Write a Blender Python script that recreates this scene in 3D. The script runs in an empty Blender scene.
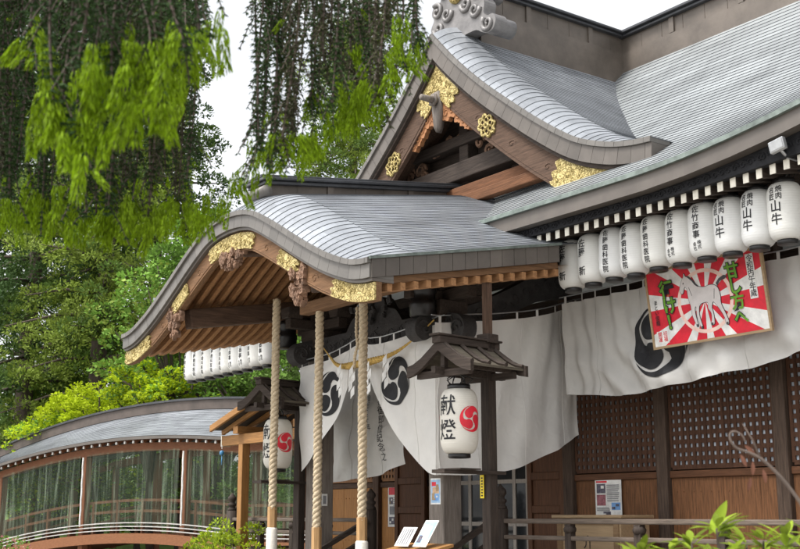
import bpy, bmesh, math, random
import numpy as np
from mathutils import Vector, Matrix
random.seed(7); RNG = np.random.default_rng(11)
SC = bpy.context.scene; COL = SC.collection
R = math.radians
sin, cos, pi = math.sin, math.cos, math.pi

# ------------------------------------------------------------------ materials
MATS = {}
def nd(nt, t, **kw):
    n = nt.nodes.new(t)
    for k, v in kw.items(): setattr(n, k, v)
    return n
def mat(name, col, rough=.6, metal=0., nscale=6., namt=.25, stretch=(1,1,1), bump=0., bscale=40., tone=0.,
        col2=None, spec=.5, trans=0., detail=6.):
    if name in MATS: return MATS[name]
    m = bpy.data.materials.new(name); m.use_nodes = True; MATS[name] = m
    nt = m.node_tree; L = nt.links; b = nt.nodes['Principled BSDF']
    b.inputs['Roughness'].default_value = rough; b.inputs['Metallic'].default_value = metal
    b.inputs['Specular IOR Level'].default_value = spec
    tc = nd(nt, 'ShaderNodeTexCoord'); mp = nd(nt, 'ShaderNodeMapping'); mp.inputs['Scale'].default_value = stretch
    L.new(tc.outputs['Object'], mp.inputs['Vector'])
    nz = nd(nt, 'ShaderNodeTexNoise'); nz.inputs['Scale'].default_value = nscale; nz.inputs['Detail'].default_value = detail
    nz.inputs['Roughness'].default_value = .65
    L.new(mp.outputs[0], nz.inputs['Vector'])
    rp = nd(nt, 'ShaderNodeValToRGB')
    c2 = col2 or tuple(min(1, c*(1+namt)) for c in col); c1 = tuple(c*(1-namt) for c in col)
    rp.color_ramp.elements[0].position = .3; rp.color_ramp.elements[1].position = .7
    rp.color_ramp.elements[0].color = (*c1, 1); rp.color_ramp.elements[1].color = (*c2, 1)
    L.new(nz.outputs['Fac'], rp.inputs['Fac'])
    out = rp.outputs['Color']
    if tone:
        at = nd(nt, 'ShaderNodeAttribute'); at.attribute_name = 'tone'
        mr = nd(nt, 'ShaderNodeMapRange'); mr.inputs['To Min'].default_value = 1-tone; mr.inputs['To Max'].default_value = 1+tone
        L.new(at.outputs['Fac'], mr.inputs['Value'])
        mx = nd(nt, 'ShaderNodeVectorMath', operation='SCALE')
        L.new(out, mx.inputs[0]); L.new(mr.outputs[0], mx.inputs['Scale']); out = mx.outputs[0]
    L.new(out, b.inputs['Base Color'])
    if bump:
        n2 = nd(nt, 'ShaderNodeTexNoise'); n2.inputs['Scale'].default_value = bscale; n2.inputs['Detail'].default_value = 5
        L.new(mp.outputs[0], n2.inputs['Vector'])
        bp = nd(nt, 'ShaderNodeBump'); bp.inputs['Strength'].default_value = bump; bp.inputs['Distance'].default_value = .01
        L.new(n2.outputs['Fac'], bp.inputs['Height']); L.new(bp.outputs[0], b.inputs['Normal'])
    if trans:
        tr = nd(nt, 'ShaderNodeBsdfTranslucent'); L.new(out, tr.inputs['Color'])
        ms = nd(nt, 'ShaderNodeMixShader'); ms.inputs[0].default_value = trans
        L.new(b.outputs[0], ms.inputs[1]); L.new(tr.outputs[0], ms.inputs[2])
        L.new(ms.outputs[0], nt.nodes['Material Output'].inputs['Surface'])
    return m
GV, GX, GY = (9,9,.7), (.7,9,9), (9,.7,9)
def wood(name, col, ax='V', amt=.45, rough=.75):
    return mat(name+'_'+ax, col, rough, 0, 5., amt, {'V':GV,'X':GX,'Y':GY}[ax], .35, 9., spec=.22)
DARK = (.048,.036,.029); BROWN = (.092,.056,.038); REDW = (.165,.090,.046); GREYW = (.17,.145,.125); DOORC = (.10,.044,.021)
m_dark = {a: wood('dark_wood', DARK, a) for a in 'VXY'}
m_brown = {a: wood('brown_wood', BROWN, a) for a in 'VXY'}
m_red = {a: wood('red_brown_wood', REDW, a, .35) for a in 'VXY'}
m_grey = {a: wood('weathered_wood', GREYW, a, .4) for a in 'VXY'}
m_door = {a: wood('door_wood', DOORC, a, .35, .6) for a in 'VXY'}
m_raft_lit = {a: wood('rafter_wood', (.31,.160,.072), a, .3) for a in 'XY'}  # red-brown wood lightened; light on the portico underside put into the colour
m_rail = {a: wood('rail_wood', (.125,.098,.078), a, .4) for a in 'VXY'}
m_plank = wood('golden_plank', (.38,.18,.06), 'V', .25, .6)
m_plank2 = wood('brown_plank', (.15,.068,.030), 'V', .5, .65)
m_new = {a: wood('new_timber', (.30,.15,.052), a, .25, .6) for a in 'VXY'}
m_roof = mat('slate_copper_roof', (.265,.28,.30), .42, .35, 1.1, .34, (1,1,1), .25, 22., .15, spec=.6, detail=9.)
m_roof2 = mat('patinated_copper_roof', (.295,.312,.315), .42, .35, 1.3, .30, (1,1,1), .25, 22., .12, spec=.6, detail=9.)
m_roofd = mat('dark_roof_lap', (.10,.107,.117), .6, .1)
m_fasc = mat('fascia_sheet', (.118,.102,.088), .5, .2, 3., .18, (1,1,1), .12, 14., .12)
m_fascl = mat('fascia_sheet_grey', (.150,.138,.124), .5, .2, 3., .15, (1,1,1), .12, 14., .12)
m_edge = mat('verdigris_edge', (.16,.19,.17), .55, .3, 9., .4)
m_ridge = mat('ridge_panel', (.122,.101,.083), .55, .15, 2.2, .28, (1,1,1), .15, 8.)
m_cap = mat('ridge_cap_dark', (.055,.057,.062), .4, .3, 4., .3)
m_oni = mat('end_tile_grey', (.18,.17,.165), .5, .15, 5., .3, (1,1,1), .3, 25.)
m_gold = mat('gilt_metal', (.52,.40,.13), .5, .3, 9., .25, (1,1,1), .3, 55., col2=(.70,.57,.26))
def emboss(m):
    nt=m.node_tree; L=nt.links; b=nt.nodes['Principled BSDF']; tc=nt.nodes['Texture Coordinate']
    v=nd(nt,'ShaderNodeTexVoronoi',feature='DISTANCE_TO_EDGE'); v.inputs['Scale'].default_value=12; 
    nz=nd(nt,'ShaderNodeTexNoise'); nz.inputs['Scale'].default_value=9; ad=nd(nt,'ShaderNodeMixRGB',blend_type='ADD'); ad.inputs[0].default_value=.35
    L.new(tc.outputs['Object'],nz.inputs['Vector']); L.new(tc.outputs['Object'],ad.inputs[1]); L.new(nz.outputs['Color'],ad.inputs[2]); L.new(ad.outputs[0],v.inputs['Vector'])
    r=nd(nt,'ShaderNodeValToRGB'); r.color_ramp.elements[0].position=.02; r.color_ramp.elements[1].position=.16; r.color_ramp.elements[0].color=(.34,.29,.13,1); r.color_ramp.elements[1].color=(1,1,1,1)
    L.new(v.outputs['Distance'],r.inputs[0]); mx=nd(nt,'ShaderNodeMixRGB',blend_type='MULTIPLY'); mx.inputs[0].default_value=.85
    old=b.inputs['Base Color'].links[0].from_socket; L.new(old,mx.inputs[1]); L.new(r.outputs[0],mx.inputs[2]); L.new(mx.outputs[0],b.inputs['Base Color'])
    bp=nd(nt,'ShaderNodeBump'); bp.inputs['Strength'].default_value=.8; bp.inputs['Distance'].default_value=.012; L.new(r.outputs[0],bp.inputs['Height']); L.new(bp.outputs[0],b.inputs['Normal'])
emboss(m_gold)
m_carve = mat('carved_wood', (.19,.108,.066), .8, 0, 8., .5, (1,1,1), .8, 30.)
m_carvo = mat('carved_wood_orange', (.33,.145,.058), .75, 0, 8., .3, (1,1,1), .5, 30.)
m_dcarve = mat('dark_carved_wood', (.034,.031,.030), .75, 0, 10., .4, (1,1,1), .8, 30.)
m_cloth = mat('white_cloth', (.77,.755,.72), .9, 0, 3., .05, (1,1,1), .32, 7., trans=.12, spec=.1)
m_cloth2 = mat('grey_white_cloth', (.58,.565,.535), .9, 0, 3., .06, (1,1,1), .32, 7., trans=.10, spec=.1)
for _m in (m_cloth,m_cloth2):
    for _n in _m.node_tree.nodes:
        if _n.bl_idname=='ShaderNodeBump': _n.inputs['Distance'].default_value=.035
        if _n.bl_idname=='ShaderNodeTexNoise' and abs(_n.inputs['Scale'].default_value-7)<.1: _n.noise_type='RIDGED_MULTIFRACTAL'; _n.inputs['Distortion'].default_value=.6; _n.inputs['Detail'].default_value=2
m_ink = mat('black_ink', (.012,.012,.014), .7)
m_paper = mat('lantern_paper', (.83,.83,.815), .6, 0, 4., .03, trans=.25)
m_paperw = mat('lantern_paper_warm', (.74,.705,.63), .6, 0, 4., .04, trans=.25)
def vary(m,a):
    nt=m.node_tree; L=nt.links; b=nt.nodes['Principled BSDF']; oi=nd(nt,'ShaderNodeObjectInfo'); r=nd(nt,'ShaderNodeValToRGB')
    r.color_ramp.elements[0].color=(1,1,1,1); r.color_ramp.elements[1].color=(1-a*.4,1-a*.7,1-a*1.6,1); L.new(oi.outputs['Random'],r.inputs[0])
    x=nd(nt,'ShaderNodeMixRGB',blend_type='MULTIPLY'); x.inputs[0].default_value=1; old=b.inputs['Base Color'].links[0].from_socket; L.new(old,x.inputs[1]); L.new(r.outputs[0],x.inputs[2]); L.new(x.outputs[0],b.inputs['Base Color'])
vary(m_paper,.05)
m_black = mat('black_lacquer', (.012,.011,.011), .35)
m_redp = mat('red_paint', (.62,.012,.03), .5)
m_green = mat('green_paint', (.12,.30,.02), .6)
m_white = mat('white_paint', (.72,.71,.68), .6)
m_cream = mat('cream_paint', (.72,.68,.58), .6)
m_pink = mat('pale_pink_paint', (.86,.58,.50), .6)
m_horse = mat('horse_grey', (.60,.56,.545), .7, 0, 5., .15)
m_rope = mat('straw_rope', (.52,.42,.285), .9, 0, 30., .28, (1,1,1), .8, 90.)
m_rope2 = mat('golden_straw_rope', (.55,.36,.10), .9, 0, 30., .3, (1,1,1), .8, 90.)
m_bind = mat('white_binding', (.74,.70,.62), .9, 0, 20., .1, (1,1,6), .6, 30.)
m_iron = mat('black_iron', (.02,.02,.021), .5, .4)
m_steel = mat('grey_steel', (.45,.46,.47), .4, .6)
m_yellow = mat('yellow_sign', (.85,.62,.01), .5)
m_blue = mat('poster_blue', (.16,.33,.62), .6); m_sky = mat('poster_sky', (.30,.46,.64), .6); m_photo = mat('poster_dark', (.10,.09,.12), .6, 0, 30., .6)
m_tan = mat('chest_wood', (.34,.235,.13), .65, 0, 4., .2, GX, .2, 9.)
m_stone = mat('grey_stone', (.30,.29,.27), .85, 0, 6., .25, (1,1,1), .5, 30.)
m_void = mat('dark_interior', (.012,.011,.010), .9)
m_blind = mat('pale_blind', (.40,.44,.49), .5, 0, 2.2, .5)
m_bark = mat('bark', (.075,.055,.042), .9, 0, 5., .4, (5,5,.8), .8, 12.)
m_twig = mat('pale_twig', (.13,.098,.08), .9, 0, 30., .25)
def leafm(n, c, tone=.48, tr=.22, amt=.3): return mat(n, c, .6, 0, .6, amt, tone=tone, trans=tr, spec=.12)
l_cedar = leafm('cedar_leaf', (.105,.170,.038)); l_cedar2 = leafm('cedar_leaf_olive', (.20,.265,.045)); l_cedar3 = leafm('cedar_leaf_dark', (.058,.105,.032))
l_broad = leafm('broad_leaf', (.145,.265,.042)); l_maple = leafm('maple_leaf_lime', (.42,.52,.02), .3, .4)
l_needle = leafm('conifer_needle', (.036,.072,.020), .4, .15); l_needb = leafm('conifer_needle_brown', (.056,.060,.026), .4, .1)
l_lime = leafm('conifer_new_tip', (.215,.335,.010), .55, .40); l_shrub = leafm('shrub_leaf', (.23,.31,.03), .55, .4, .45)
l_dead = leafm('dry_leaf', (.20,.09,.06), .3, .2)

# plastic weather sheet: mostly clear, faint streaks and gloss
def plastic():
    m = bpy.data.materials.new('clear_plastic_sheet'); m.use_nodes = True; nt = m.node_tree; L = nt.links; nt.nodes.clear()
    o = nd(nt,'ShaderNodeOutputMaterial'); t = nd(nt,'ShaderNodeBsdfTransparent'); g = nd(nt,'ShaderNodeBsdfGlossy'); d = nd(nt,'ShaderNodeBsdfDiffuse')
    t.inputs[0].default_value = (.90,.93,.90,1); g.inputs['Roughness'].default_value = .12; d.inputs[0].default_value = (.40,.50,.36,1)
    tc = nd(nt,'ShaderNodeTexCoord'); mp = nd(nt,'ShaderNodeMapping'); mp.inputs['Scale'].default_value = (5,5,.25)
    nz = nd(nt,'ShaderNodeTexNoise'); nz.inputs['Scale'].default_value = 3; nz.inputs['Detail'].default_value = 5
    L.new(tc.outputs['Object'], mp.inputs[0]); L.new(mp.outputs[0], nz.inputs[0])
    rp = nd(nt,'ShaderNodeValToRGB'); rp.color_ramp.elements[0].position=.50; rp.color_ramp.elements[1].position=.80
    rp.color_ramp.elements[0].color=(.045,.045,.045,1); rp.color_ramp.elements[1].color=(.34,.34,.34,1); L.new(nz.outputs[0], rp.inputs[0])
    bp = nd(nt,'ShaderNodeBump'); bp.inputs['Strength'].default_value=.5; bp.inputs['Distance'].default_value=.05; L.new(nz.outputs[0], bp.inputs['Height']); L.new(bp.outputs[0], g.inputs['Normal'])
    m1 = nd(nt,'ShaderNodeMixShader'); L.new(rp.outputs[0], m1.inputs[0]); L.new(t.outputs[0], m1.inputs[1]); L.new(d.outputs[0], m1.inputs[2])
    fr = nd(nt,'ShaderNodeFresnel'); fr.inputs[0].default_value=1.12
    m2 = nd(nt,'ShaderNodeMixShader'); L.new(fr.outputs[0], m2.inputs[0]); L.new(m1.outputs[0], m2.inputs[1]); L.new(g.outputs[0], m2.inputs[2])
    L.new(m2.outputs[0], o.inputs[0]); return m
m_plastic = plastic()

# ------------------------------------------------------------------ objects
def tag(o, label=None, cat=None, group=None, kind=None):
    if label: o['label'] = label
    if cat: o['category'] = cat
    if group: o['group'] = group
    if kind: o['kind'] = kind
    return o
def thing(name, label, cat, loc=(0,0,0), rz=0., group=None):
    o = bpy.data.objects.new(name, None); COL.objects.link(o); o.location = loc; o.rotation_euler = (0,0,rz); o.empty_display_size = .2
    return tag(o, label, cat, group)
def origin(p):
    v = Vector((0,0,0))
    while p is not None: v += p.location; p = p.parent
    return v
class MB:
    def __init__(s): s.v=[]; s.f=[]; s.mi=[]; s.sm=[]; s.tone=[]; s.k=0; s.smooth=False; s.t=.5
    def add(s, verts, faces, tones=None):
        b = len(s.v); s.v += [tuple(p) for p in verts]
        for i, f in enumerate(faces):
            s.f.append(tuple(b+j for j in f)); s.mi.append(s.k); s.sm.append(s.smooth); s.tone.append(tones[i] if tones is not None else s.t)
    def box(s, x0,x1,y0,y1,z0,z1):
        s.add([(x0,y0,z0),(x1,y0,z0),(x1,y1,z0),(x0,y1,z0),(x0,y0,z1),(x1,y0,z1),(x1,y1,z1),(x0,y1,z1)],
              [(0,3,2,1),(4,5,6,7),(0,1,5,4),(1,2,6,5),(2,3,7,6),(3,0,4,7)]); return s
    def obox(s, a, b, w, h, up=(0,0,1)):
        """bar of section w x h from a to b"""
        a=Vector(a); b=Vector(b); d=(b-a).normalized(); u=Vector(up); r=d.cross(u)
        if r.length<1e-4: r=d.cross(Vector((1,0,0)))
        r.normalize(); u=r.cross(d)
        vs=[]
        for p in (a,b):
            for sx,sz in ((-1,-1),(1,-1),(1,1),(-1,1)): vs.append(p+r*(sx*w/2)+u*(sz*h/2))
        s.add(vs,[(3,2,1,0),(4,5,6,7),(0,1,5,4),(1,2,6,5),(2,3,7,6),(3,0,4,7)]); return s
    def tube(s, pts, r, n=8, cap=True):
        pts=[Vector(p) for p in pts]; m=len(pts); rs=r if isinstance(r,(list,tuple)) else [r]*m
        vs=[]; ref=None
        for i,p in enumerate(pts):
            d=(pts[min(i+1,m-1)]-pts[max(i-1,0)]).normalized()
            if ref is None: ref=d.orthogonal().normalized()
            ref=(ref-d*ref.dot(d)); ref=ref.normalized() if ref.length>1e-6 else d.orthogonal().normalized()
            q=d.cross(ref)
            for k in range(n): a=2*pi*k/n; vs.append(p+(ref*cos(a)+q*sin(a))*rs[i])
        fs=[(i*n+k,i*n+(k+1)%n,(i+1)*n+(k+1)%n,(i+1)*n+k) for i in range(m-1) for k in range(n)]
        if cap: fs+= [tuple(range(n-1,-1,-1)), tuple((m-1)*n+k for k in range(n))]
        s.add(vs,fs); return s
    def lathe(s, prof, c=(0,0,0), n=24):
        vs=[(c[0]+r*cos(2*pi*k/n), c[1]+r*sin(2*pi*k/n), c[2]+z) for r,z in prof for k in range(n)]; m=len(prof)
        fs=[(i*n+k,i*n+(k+1)%n,(i+1)*n+(k+1)%n,(i+1)*n+k) for i in range(m-1) for k in range(n)]
        fs+=[tuple(range(n-1,-1,-1)), tuple((m-1)*n+k for k in range(n))]
        s.add(vs,fs); return s
    def prism(s, poly, fn):
        """poly: 2D outline (any winding); fn(a,b,side 0/1) -> 3D"""
        n=len(poly); ar=sum(poly[i][0]*poly[(i+1)%n][1]-poly[(i+1)%n][0]*poly[i][1] for i in range(n))
        if ar<0: poly=poly[::-1]
        vs=[fn(a,b,0) for a,b in poly]+[fn(a,b,1) for a,b in poly]
        fs=[tuple(range(n)), tuple(range(2*n-1,n-1,-1))]+[((i+1)%n,i,n+i,n+(i+1)%n) for i in range(n)]
        s.add(vs,fs); return s
    def xz(s, poly, y0, y1): return s.prism(poly, lambda a,b,k: (a, (y0,y1)[k], b))       # front face at y0 looks to -Y
    def yz(s, poly, x0, x1): return s.prism(poly, lambda a,b,k: ((x0,x1)[k], a, b))
    def grid(s, fn, nu, nv, flip=False):
        vs=[fn(i/nu,j/nv) for j in range(nv+1) for i in range(nu+1)]; w=nu+1
        fs=[(j*w+i,j*w+i+1,(j+1)*w+i+1,(j+1)*w+i) for j in range(nv) for i in range(nu)]
        if flip: fs=[f[::-1] for f in fs]
        s.add(vs,fs); return s
    def build(s, name, mats, parent=None, local=False, bevel=0., label=None, kind=None, fixn=True):
        me=bpy.data.meshes.new(name)
        o0=Vector((0,0,0)) if (local or parent is None) else origin(parent)
        me.from_pydata([(p[0]-o0[0],p[1]-o0[1],p[2]-o0[2]) for p in s.v],[],s.f)
        ml=mats if isinstance(mats,(list,tuple)) else [mats]
        for m in ml: me.materials.append(m)
        me.polygons.foreach_set('material_index', s.mi); me.polygons.foreach_set('use_smooth', s.sm)
        at=me.attributes.new('tone','FLOAT','FACE'); at.data.foreach_set('value', s.tone)
        if fixn:
            bm=bmesh.new(); bm.from_mesh(me); bmesh.ops.recalc_face_normals(bm, faces=bm.faces); bm.to_mesh(me); bm.free()
        me.update()
        o=bpy.data.objects.new(name,me); COL.objects.link(o)
        if parent is not None: o.parent=parent
        if bevel:
            md=o.modifiers.new('bevel','BEVEL'); md.width=bevel; md.segments=2; md.limit_method='ANGLE'
        if label: o['label']=label
        if kind: o['kind']=kind
        return o
def catmull(P, n=10):
    """dense (x,y) samples through knots P"""
    out=[]
    Q=[tuple(2*a-b for a,b in zip(P[0],P[1]))]+list(P)+[tuple(2*a-b for a,b in zip(P[-1],P[-2]))]
    for i in range(1,len(Q)-2):
        for k in range(n):
            t=k/n; out.append(tuple(.5*(2*b+(c-a)*t+(2*a-5*b+4*c-d)*t*t+(3*b-a-3*c+d)*t**3) for a,b,c,d in zip(Q[i-1],Q[i],Q[i+1],Q[i+2])))
    out.append(tuple(P[-1])); return out
def interp(P):
    xs=[p[0] for p in P]; ys=[p[1] for p in P]
    return lambda x: float(np.interp(x,xs,ys))
def offset(pts, d):
    """move a curve (x,z), left-to-right, downwards by d along its normal"""
    r=[]
    for i in range(len(pts)):
        a=pts[max(i-1,0)]; b=pts[min(i+1,len(pts)-1)]; tx,tz=b[0]-a[0],b[1]-a[1]; l=math.hypot(tx,tz) or 1
        r.append((pts[i][0]+tz/l*d, pts[i][1]-tx/l*d))
    return r
def band(mb, top, bot, y0, y1, i0=0, i1=None):
    i1=len(top)-1 if i1 is None else i1
    mb.xz(list(top[i0:i1+1])+list(bot[i0:i1+1])[::-1], y0, y1)
def arcl(pts):
    s=[0.]
    for a,b in zip(pts,pts[1:]): s.append(s[-1]+math.dist(a,b))
    return s
def resample(pts, step):
    s=arcl(pts); n=max(2,int(round(s[-1]/step))); q=np.linspace(0,s[-1],n+1)
    return [tuple(float(np.interp(v,s,[p[k] for p in pts])) for k in range(len(pts[0]))) for v in q]
def copyobj(o, parent=None):
    c=o.copy(); COL.objects.link(c)
    if parent is not None: c.parent=parent
    return c

# text -> flat triangles, cut by a grid so that it can be wrapped on a surface
def text2d(body, size, spacing=1., offs=.008, align='CENTER'):
    cu=bpy.data.curves.new('t','FONT'); cu.body=body; cu.size=size; cu.align_x=align; cu.align_y='CENTER'; cu.space_line=spacing; cu.offset=offs*size; cu.resolution_u=3
    o=bpy.data.objects.new('t',cu); COL.objects.link(o); bpy.context.view_layer.update()
    dg=bpy.context.evaluated_depsgraph_get(); me=o.evaluated_get(dg).to_mesh()
    v=[tuple(p.co[:2]) for p in me.vertices]; f=[tuple(p.vertices) for p in me.polygons]
    o.evaluated_get(dg).to_mesh_clear(); bpy.data.objects.remove(o); bpy.data.curves.remove(cu); return v,f
def cut2d(v, f, cell):
    bm=bmesh.new(); vs=[bm.verts.new((p[0],p[1],0)) for p in v]
    for q in f:
        try: bm.faces.new([vs[i] for i in q])
        except ValueError: pass
    bm.normal_update(); big=[q for q in bm.faces if len(q.verts)>4]
    if big: bmesh.ops.triangulate(bm, faces=big, ngon_method='EAR_CLIP')
    xs=[p[0] for p in v]; ys=[p[1] for p in v]
    for ax,lo,hi in ((0,min(xs),max(xs)),(1,min(ys),max(ys))):
        k=math.ceil(lo/cell)
        while k*cell<hi:
            co=[0,0,0]; no=[0,0,0]; co[ax]=k*cell+1e-5; no[ax]=1
            bmesh.ops.bisect_plane(bm, geom=bm.verts[:]+bm.edges[:]+bm.faces[:], plane_co=co, plane_no=no); k+=1
    bm.verts.index_update(); V=[tuple(p.co[:2]) for p in bm.verts]; Fc=[tuple(p.index for p in q.verts) for q in bm.faces]; bm.free(); return V,Fc
def tomoe(rad, rot=0., mirror=False):
    polys=[]
    for k in range(3):
        P=[]; A=R(138); rh=.375*rad; dc=.475*rad; cx,cy=dc*cos(A),dc*sin(A)
        for i in range(15): a=R(-8)+R(108)*i/14; P.append((rad*cos(a),rad*sin(a)))
        r1=dc+rh; a1=A+R(16)
        hx,hy=cx+rh*cos(a1),cy+rh*sin(a1); rr1=math.hypot(hx,hy); aa1=math.atan2(hy,hx)
        for i in range(1,9):
            t=i/9; a=R(100)+(aa1-R(100))*t; q=t*t*(3-2*t); rr=rad+(rr1-rad)*q; P.append((rr*cos(a),rr*sin(a)))
        for i in range(0,22): a=a1+R(228)*i/21; P.append((cx+rh*cos(a),cy+rh*sin(a)))
        ex,ey=P[-1]; er=math.hypot(ex,ey); ea=math.atan2(ey,ex)
        for i in range(1,14):
            t=i/14; a=ea+(R(-8)-ea)*t; rr=er+(rad*.985-er)*min(1,t*1.02)**.42; P.append((rr*cos(a),rr*sin(a)))
        c,s=cos(rot+k*2*pi/3),sin(rot+k*2*pi/3)
        P=[(x*c-y*s,x*s+y*c) for x,y in P]
        if mirror: P=[(-x,y) for x,y in P]
        polys.append([(x*.95,y*.95) for x,y in P])
    v=[];f=[]
    for P in polys: f.append(tuple(range(len(v),len(v)+len(P)))); v+=P
    return v,f
def wrap(mb, vf, fn): mb.add([fn(a,b) for a,b in vf[0]], vf[1])

# ------------------------------------------------------------------ foliage
def leaves(name, C, A, L, W, mats, parent=None, midx=None, tone=None, kind=None):
    """rhombic leaves: centre C, long axis A, length L, width W (arrays)"""
    C=np.asarray(C,float); n=len(C); A=A/np.linalg.norm(A,axis=1,keepdims=True)
    rv=RNG.normal(size=(n,3)); S=np.cross(A,rv); S/=np.linalg.norm(S,axis=1,keepdims=True)
    L=np.broadcast_to(np.asarray(L,float),(n,))[:,None]; W=np.broadcast_to(np.asarray(W,float),(n,))[:,None]
    if parent is not None: C=C-np.array(origin(parent))
    V=np.empty((n,4,3)); V[:,0]=C-A*L/2; V[:,1]=C+S*W/2-A*L*.08; V[:,2]=C+A*L/2; V[:,3]=C-S*W/2-A*L*.08
    me=bpy.data.meshes.new(name); me.vertices.add(4*n); me.vertices.foreach_set('co',V.reshape(-1).astype(np.float32))
    me.loops.add(4*n); me.loops.foreach_set('vertex_index',np.arange(4*n,dtype=np.int32))
    me.polygons.add(n); me.polygons.foreach_set('loop_start',np.arange(0,4*n,4,dtype=np.int32))
    ml=mats if isinstance(mats,(list,tuple)) else [mats]
    for m in ml: me.materials.append(m)
    if midx is not None: me.polygons.foreach_set('material_index',np.asarray(midx,np.int32))
    at=me.attributes.new('tone','FLOAT','FACE'); at.data.foreach_set('value',(RNG.random(n) if tone is None else tone).astype(np.float32))
    me.update(calc_edges=True); me.validate()
    o=bpy.data.objects.new(name,me); COL.objects.link(o)
    if parent is not None: o.parent=parent
    if kind: o['kind']=kind
    return o
def puffs(P, rad, per, leafL):
    P=np.asarray(P); rad=np.asarray(rad); n=len(P)
    per_i=np.maximum(8,(per*(rad/rad.mean())**2).astype(int)); idx=np.repeat(np.arange(n),per_i); m=len(idx)
    u=RNG.normal(size=(m,3)); u/=np.linalg.norm(u,axis=1,keepdims=True)
    keep=(u[:,2]>-.35)|(RNG.random(m)<.35); u=u[keep]; idx=idx[keep]; m=len(idx)
    rr=rad[idx]*(.68+.36*RNG.random(m)); C=P[idx]+u*rr[:,None]*np.array([1,1,.62])
    A=u+RNG.normal(size=(m,3))*.45+np.array([0,0,.25]); ptone=RNG.random(n)
    tone=np.clip(.55*ptone[idx]+.25*RNG.random(m)+.2*(u[:,2]*.5+.5),0,1)  # leaf colour lightens toward tuft tops, painting in light from above
    return C,A,tone,idx
VF=Vector((-.8121,.5835,0)); VR=Vector((.5835,.8121,0))
def vw(px, z): return VF*z+VR*((px-400)/1181.*z)     # plan position seen at that bearing, z metres off

# ================================================================== SETTING
g=MB(); S=400
g.grid(lambda u,v:(-S+2*S*u,-S+2*S*v,0),40,40)
m_ground=mat('gravel_ground',(.30,.285,.26),.95,0,2.,.2,(1,1,1),.6,60.)
tag(g.build('ground',m_ground),kind='structure')
# grassy bank rising behind the covered bridge
hb=MB(); hb.smooth=True
def bank(u,v):
    p=vw(-260+ u*640, 31+ v*45); return (p.x,p.y,.02+ (3.6*min(1,v*2.2)**.8)*(.85+.15*sin(u*9+v*3)) )
hb.grid(bank,40,14)
m_grass=mat('bank_grass',(.17,.27,.05),.9,0,.9,.4,(1,1,1),.8,20.)
tag(hb.build('grass_bank',m_grass),kind='structure')

# ================================================================== SHRINE HALL
CX=-12.5; HX=-12.3
hall=thing('shrine_hall','weathered wooden shrine hall with curved slate coloured roofs, gilded gables and lattice front','shrine hall',(-12.3,10.5,0))
YF=10.56                                             # line of the facade posts
RIDY,RIDZ,EAVY,EAVZ=13.3,8.75,8.8,5.1
def eavez(x):
    d=max(0,abs(x+12.3)-4.2); return EAVZ+.052*d**1.75
def rafz(x): return 4.775+(eavez(x)-EAVZ)*.42
def mainz(x,y):
    t=(RIDY-y)/(RIDY-EAVY); return RIDZ-(RIDZ-EAVZ)*(1.28*t-.28*t*t)+(eavez(x)-EAVZ)*max(0,t)**2.2
def roofsheet(mb, fn, s_list, t_list, lap=.012, wide=9):
    """courses laid along t, lapped down s; fn(s,t)->point"""
    nt=len(t_list)
    def nrm(s,t):
        e=1e-3; a=Vector(fn(s+e,t))-Vector(fn(s-e,t)); b=Vector(fn(s,t+e))-Vector(fn(s,t-e)); n=a.cross(b)
        if n.z<0: n=-n
        return n.normalized()
    for i in range(len(s_list)-1):
        s0,s1=s_list[i],s_list[i+1]; vs=[]; 
        for t in t_list: vs.append(Vector(fn(s0,t)))
        N=[nrm(s1,t) for t in t_list]
        for t,n in zip(t_list,N): vs.append(Vector(fn(s1,t))+n*lap)
        for t,n in zip(t_list,N): vs.append(Vector(fn(s1,t))-n*.002)
        fs=[];tn=[];ph=random.random()*wide; tv=random.random()
        for j in range(nt-1):
            if (j+ph)%wide<1: tv=random.random()
            fs.append((j,j+1,nt+j+1,nt+j)); tn.append(tv)
        mb.k=0; mb.add(vs,fs,tn)
        mb.k=1; mb.add(vs,[(nt+j,nt+j+1,2*nt+j+1,2*nt+j) for j in range(nt-1)])
XL,XR=-20.2,-3.4
mr=MB()
ns=62; ns=46; S_=[i/ns for i in range(ns+1)]; T_=[i/72 for i in range(73)]
def mfn(s,t):
    y=RIDY-(RIDY-EAVY)*s; inset=1.9*(1-s)               # hipped ends
    x=(XL+inset)+(XR-inset-XL-inset)*t; return (x,y,mainz(x,y))
roofsheet(mr,mfn,S_,T_,.0085)
def bfn(u,v):
    y=RIDY+4.4*v; inset=1.9*(1-v); x=(XL+inset)+(XR-XL-2*inset)*u; return (x,y,mainz(x,2*RIDY-y))
mr.k=0; mr.grid(bfn,30,14)
for sgn,xe in ((-1,XL),(1,XR)):                         # the two end slopes
    def efn(u,v,xe=xe,sgn=sgn):
        s=v; inset=1.9*(1-s); x=xe-sgn*inset; y0=RIDY-(RIDY-EAVY)*s; y1=RIDY+4.4*s; y=y0+(y1-y0)*u
        return (x,y,mainz(x,RIDY-(RIDY-EAVY)*s))
    mr.grid(efn,12,14)
main_roof=mr.build('main_roof',[m_roof2,m_roofd],hall,fixn=False)

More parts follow.
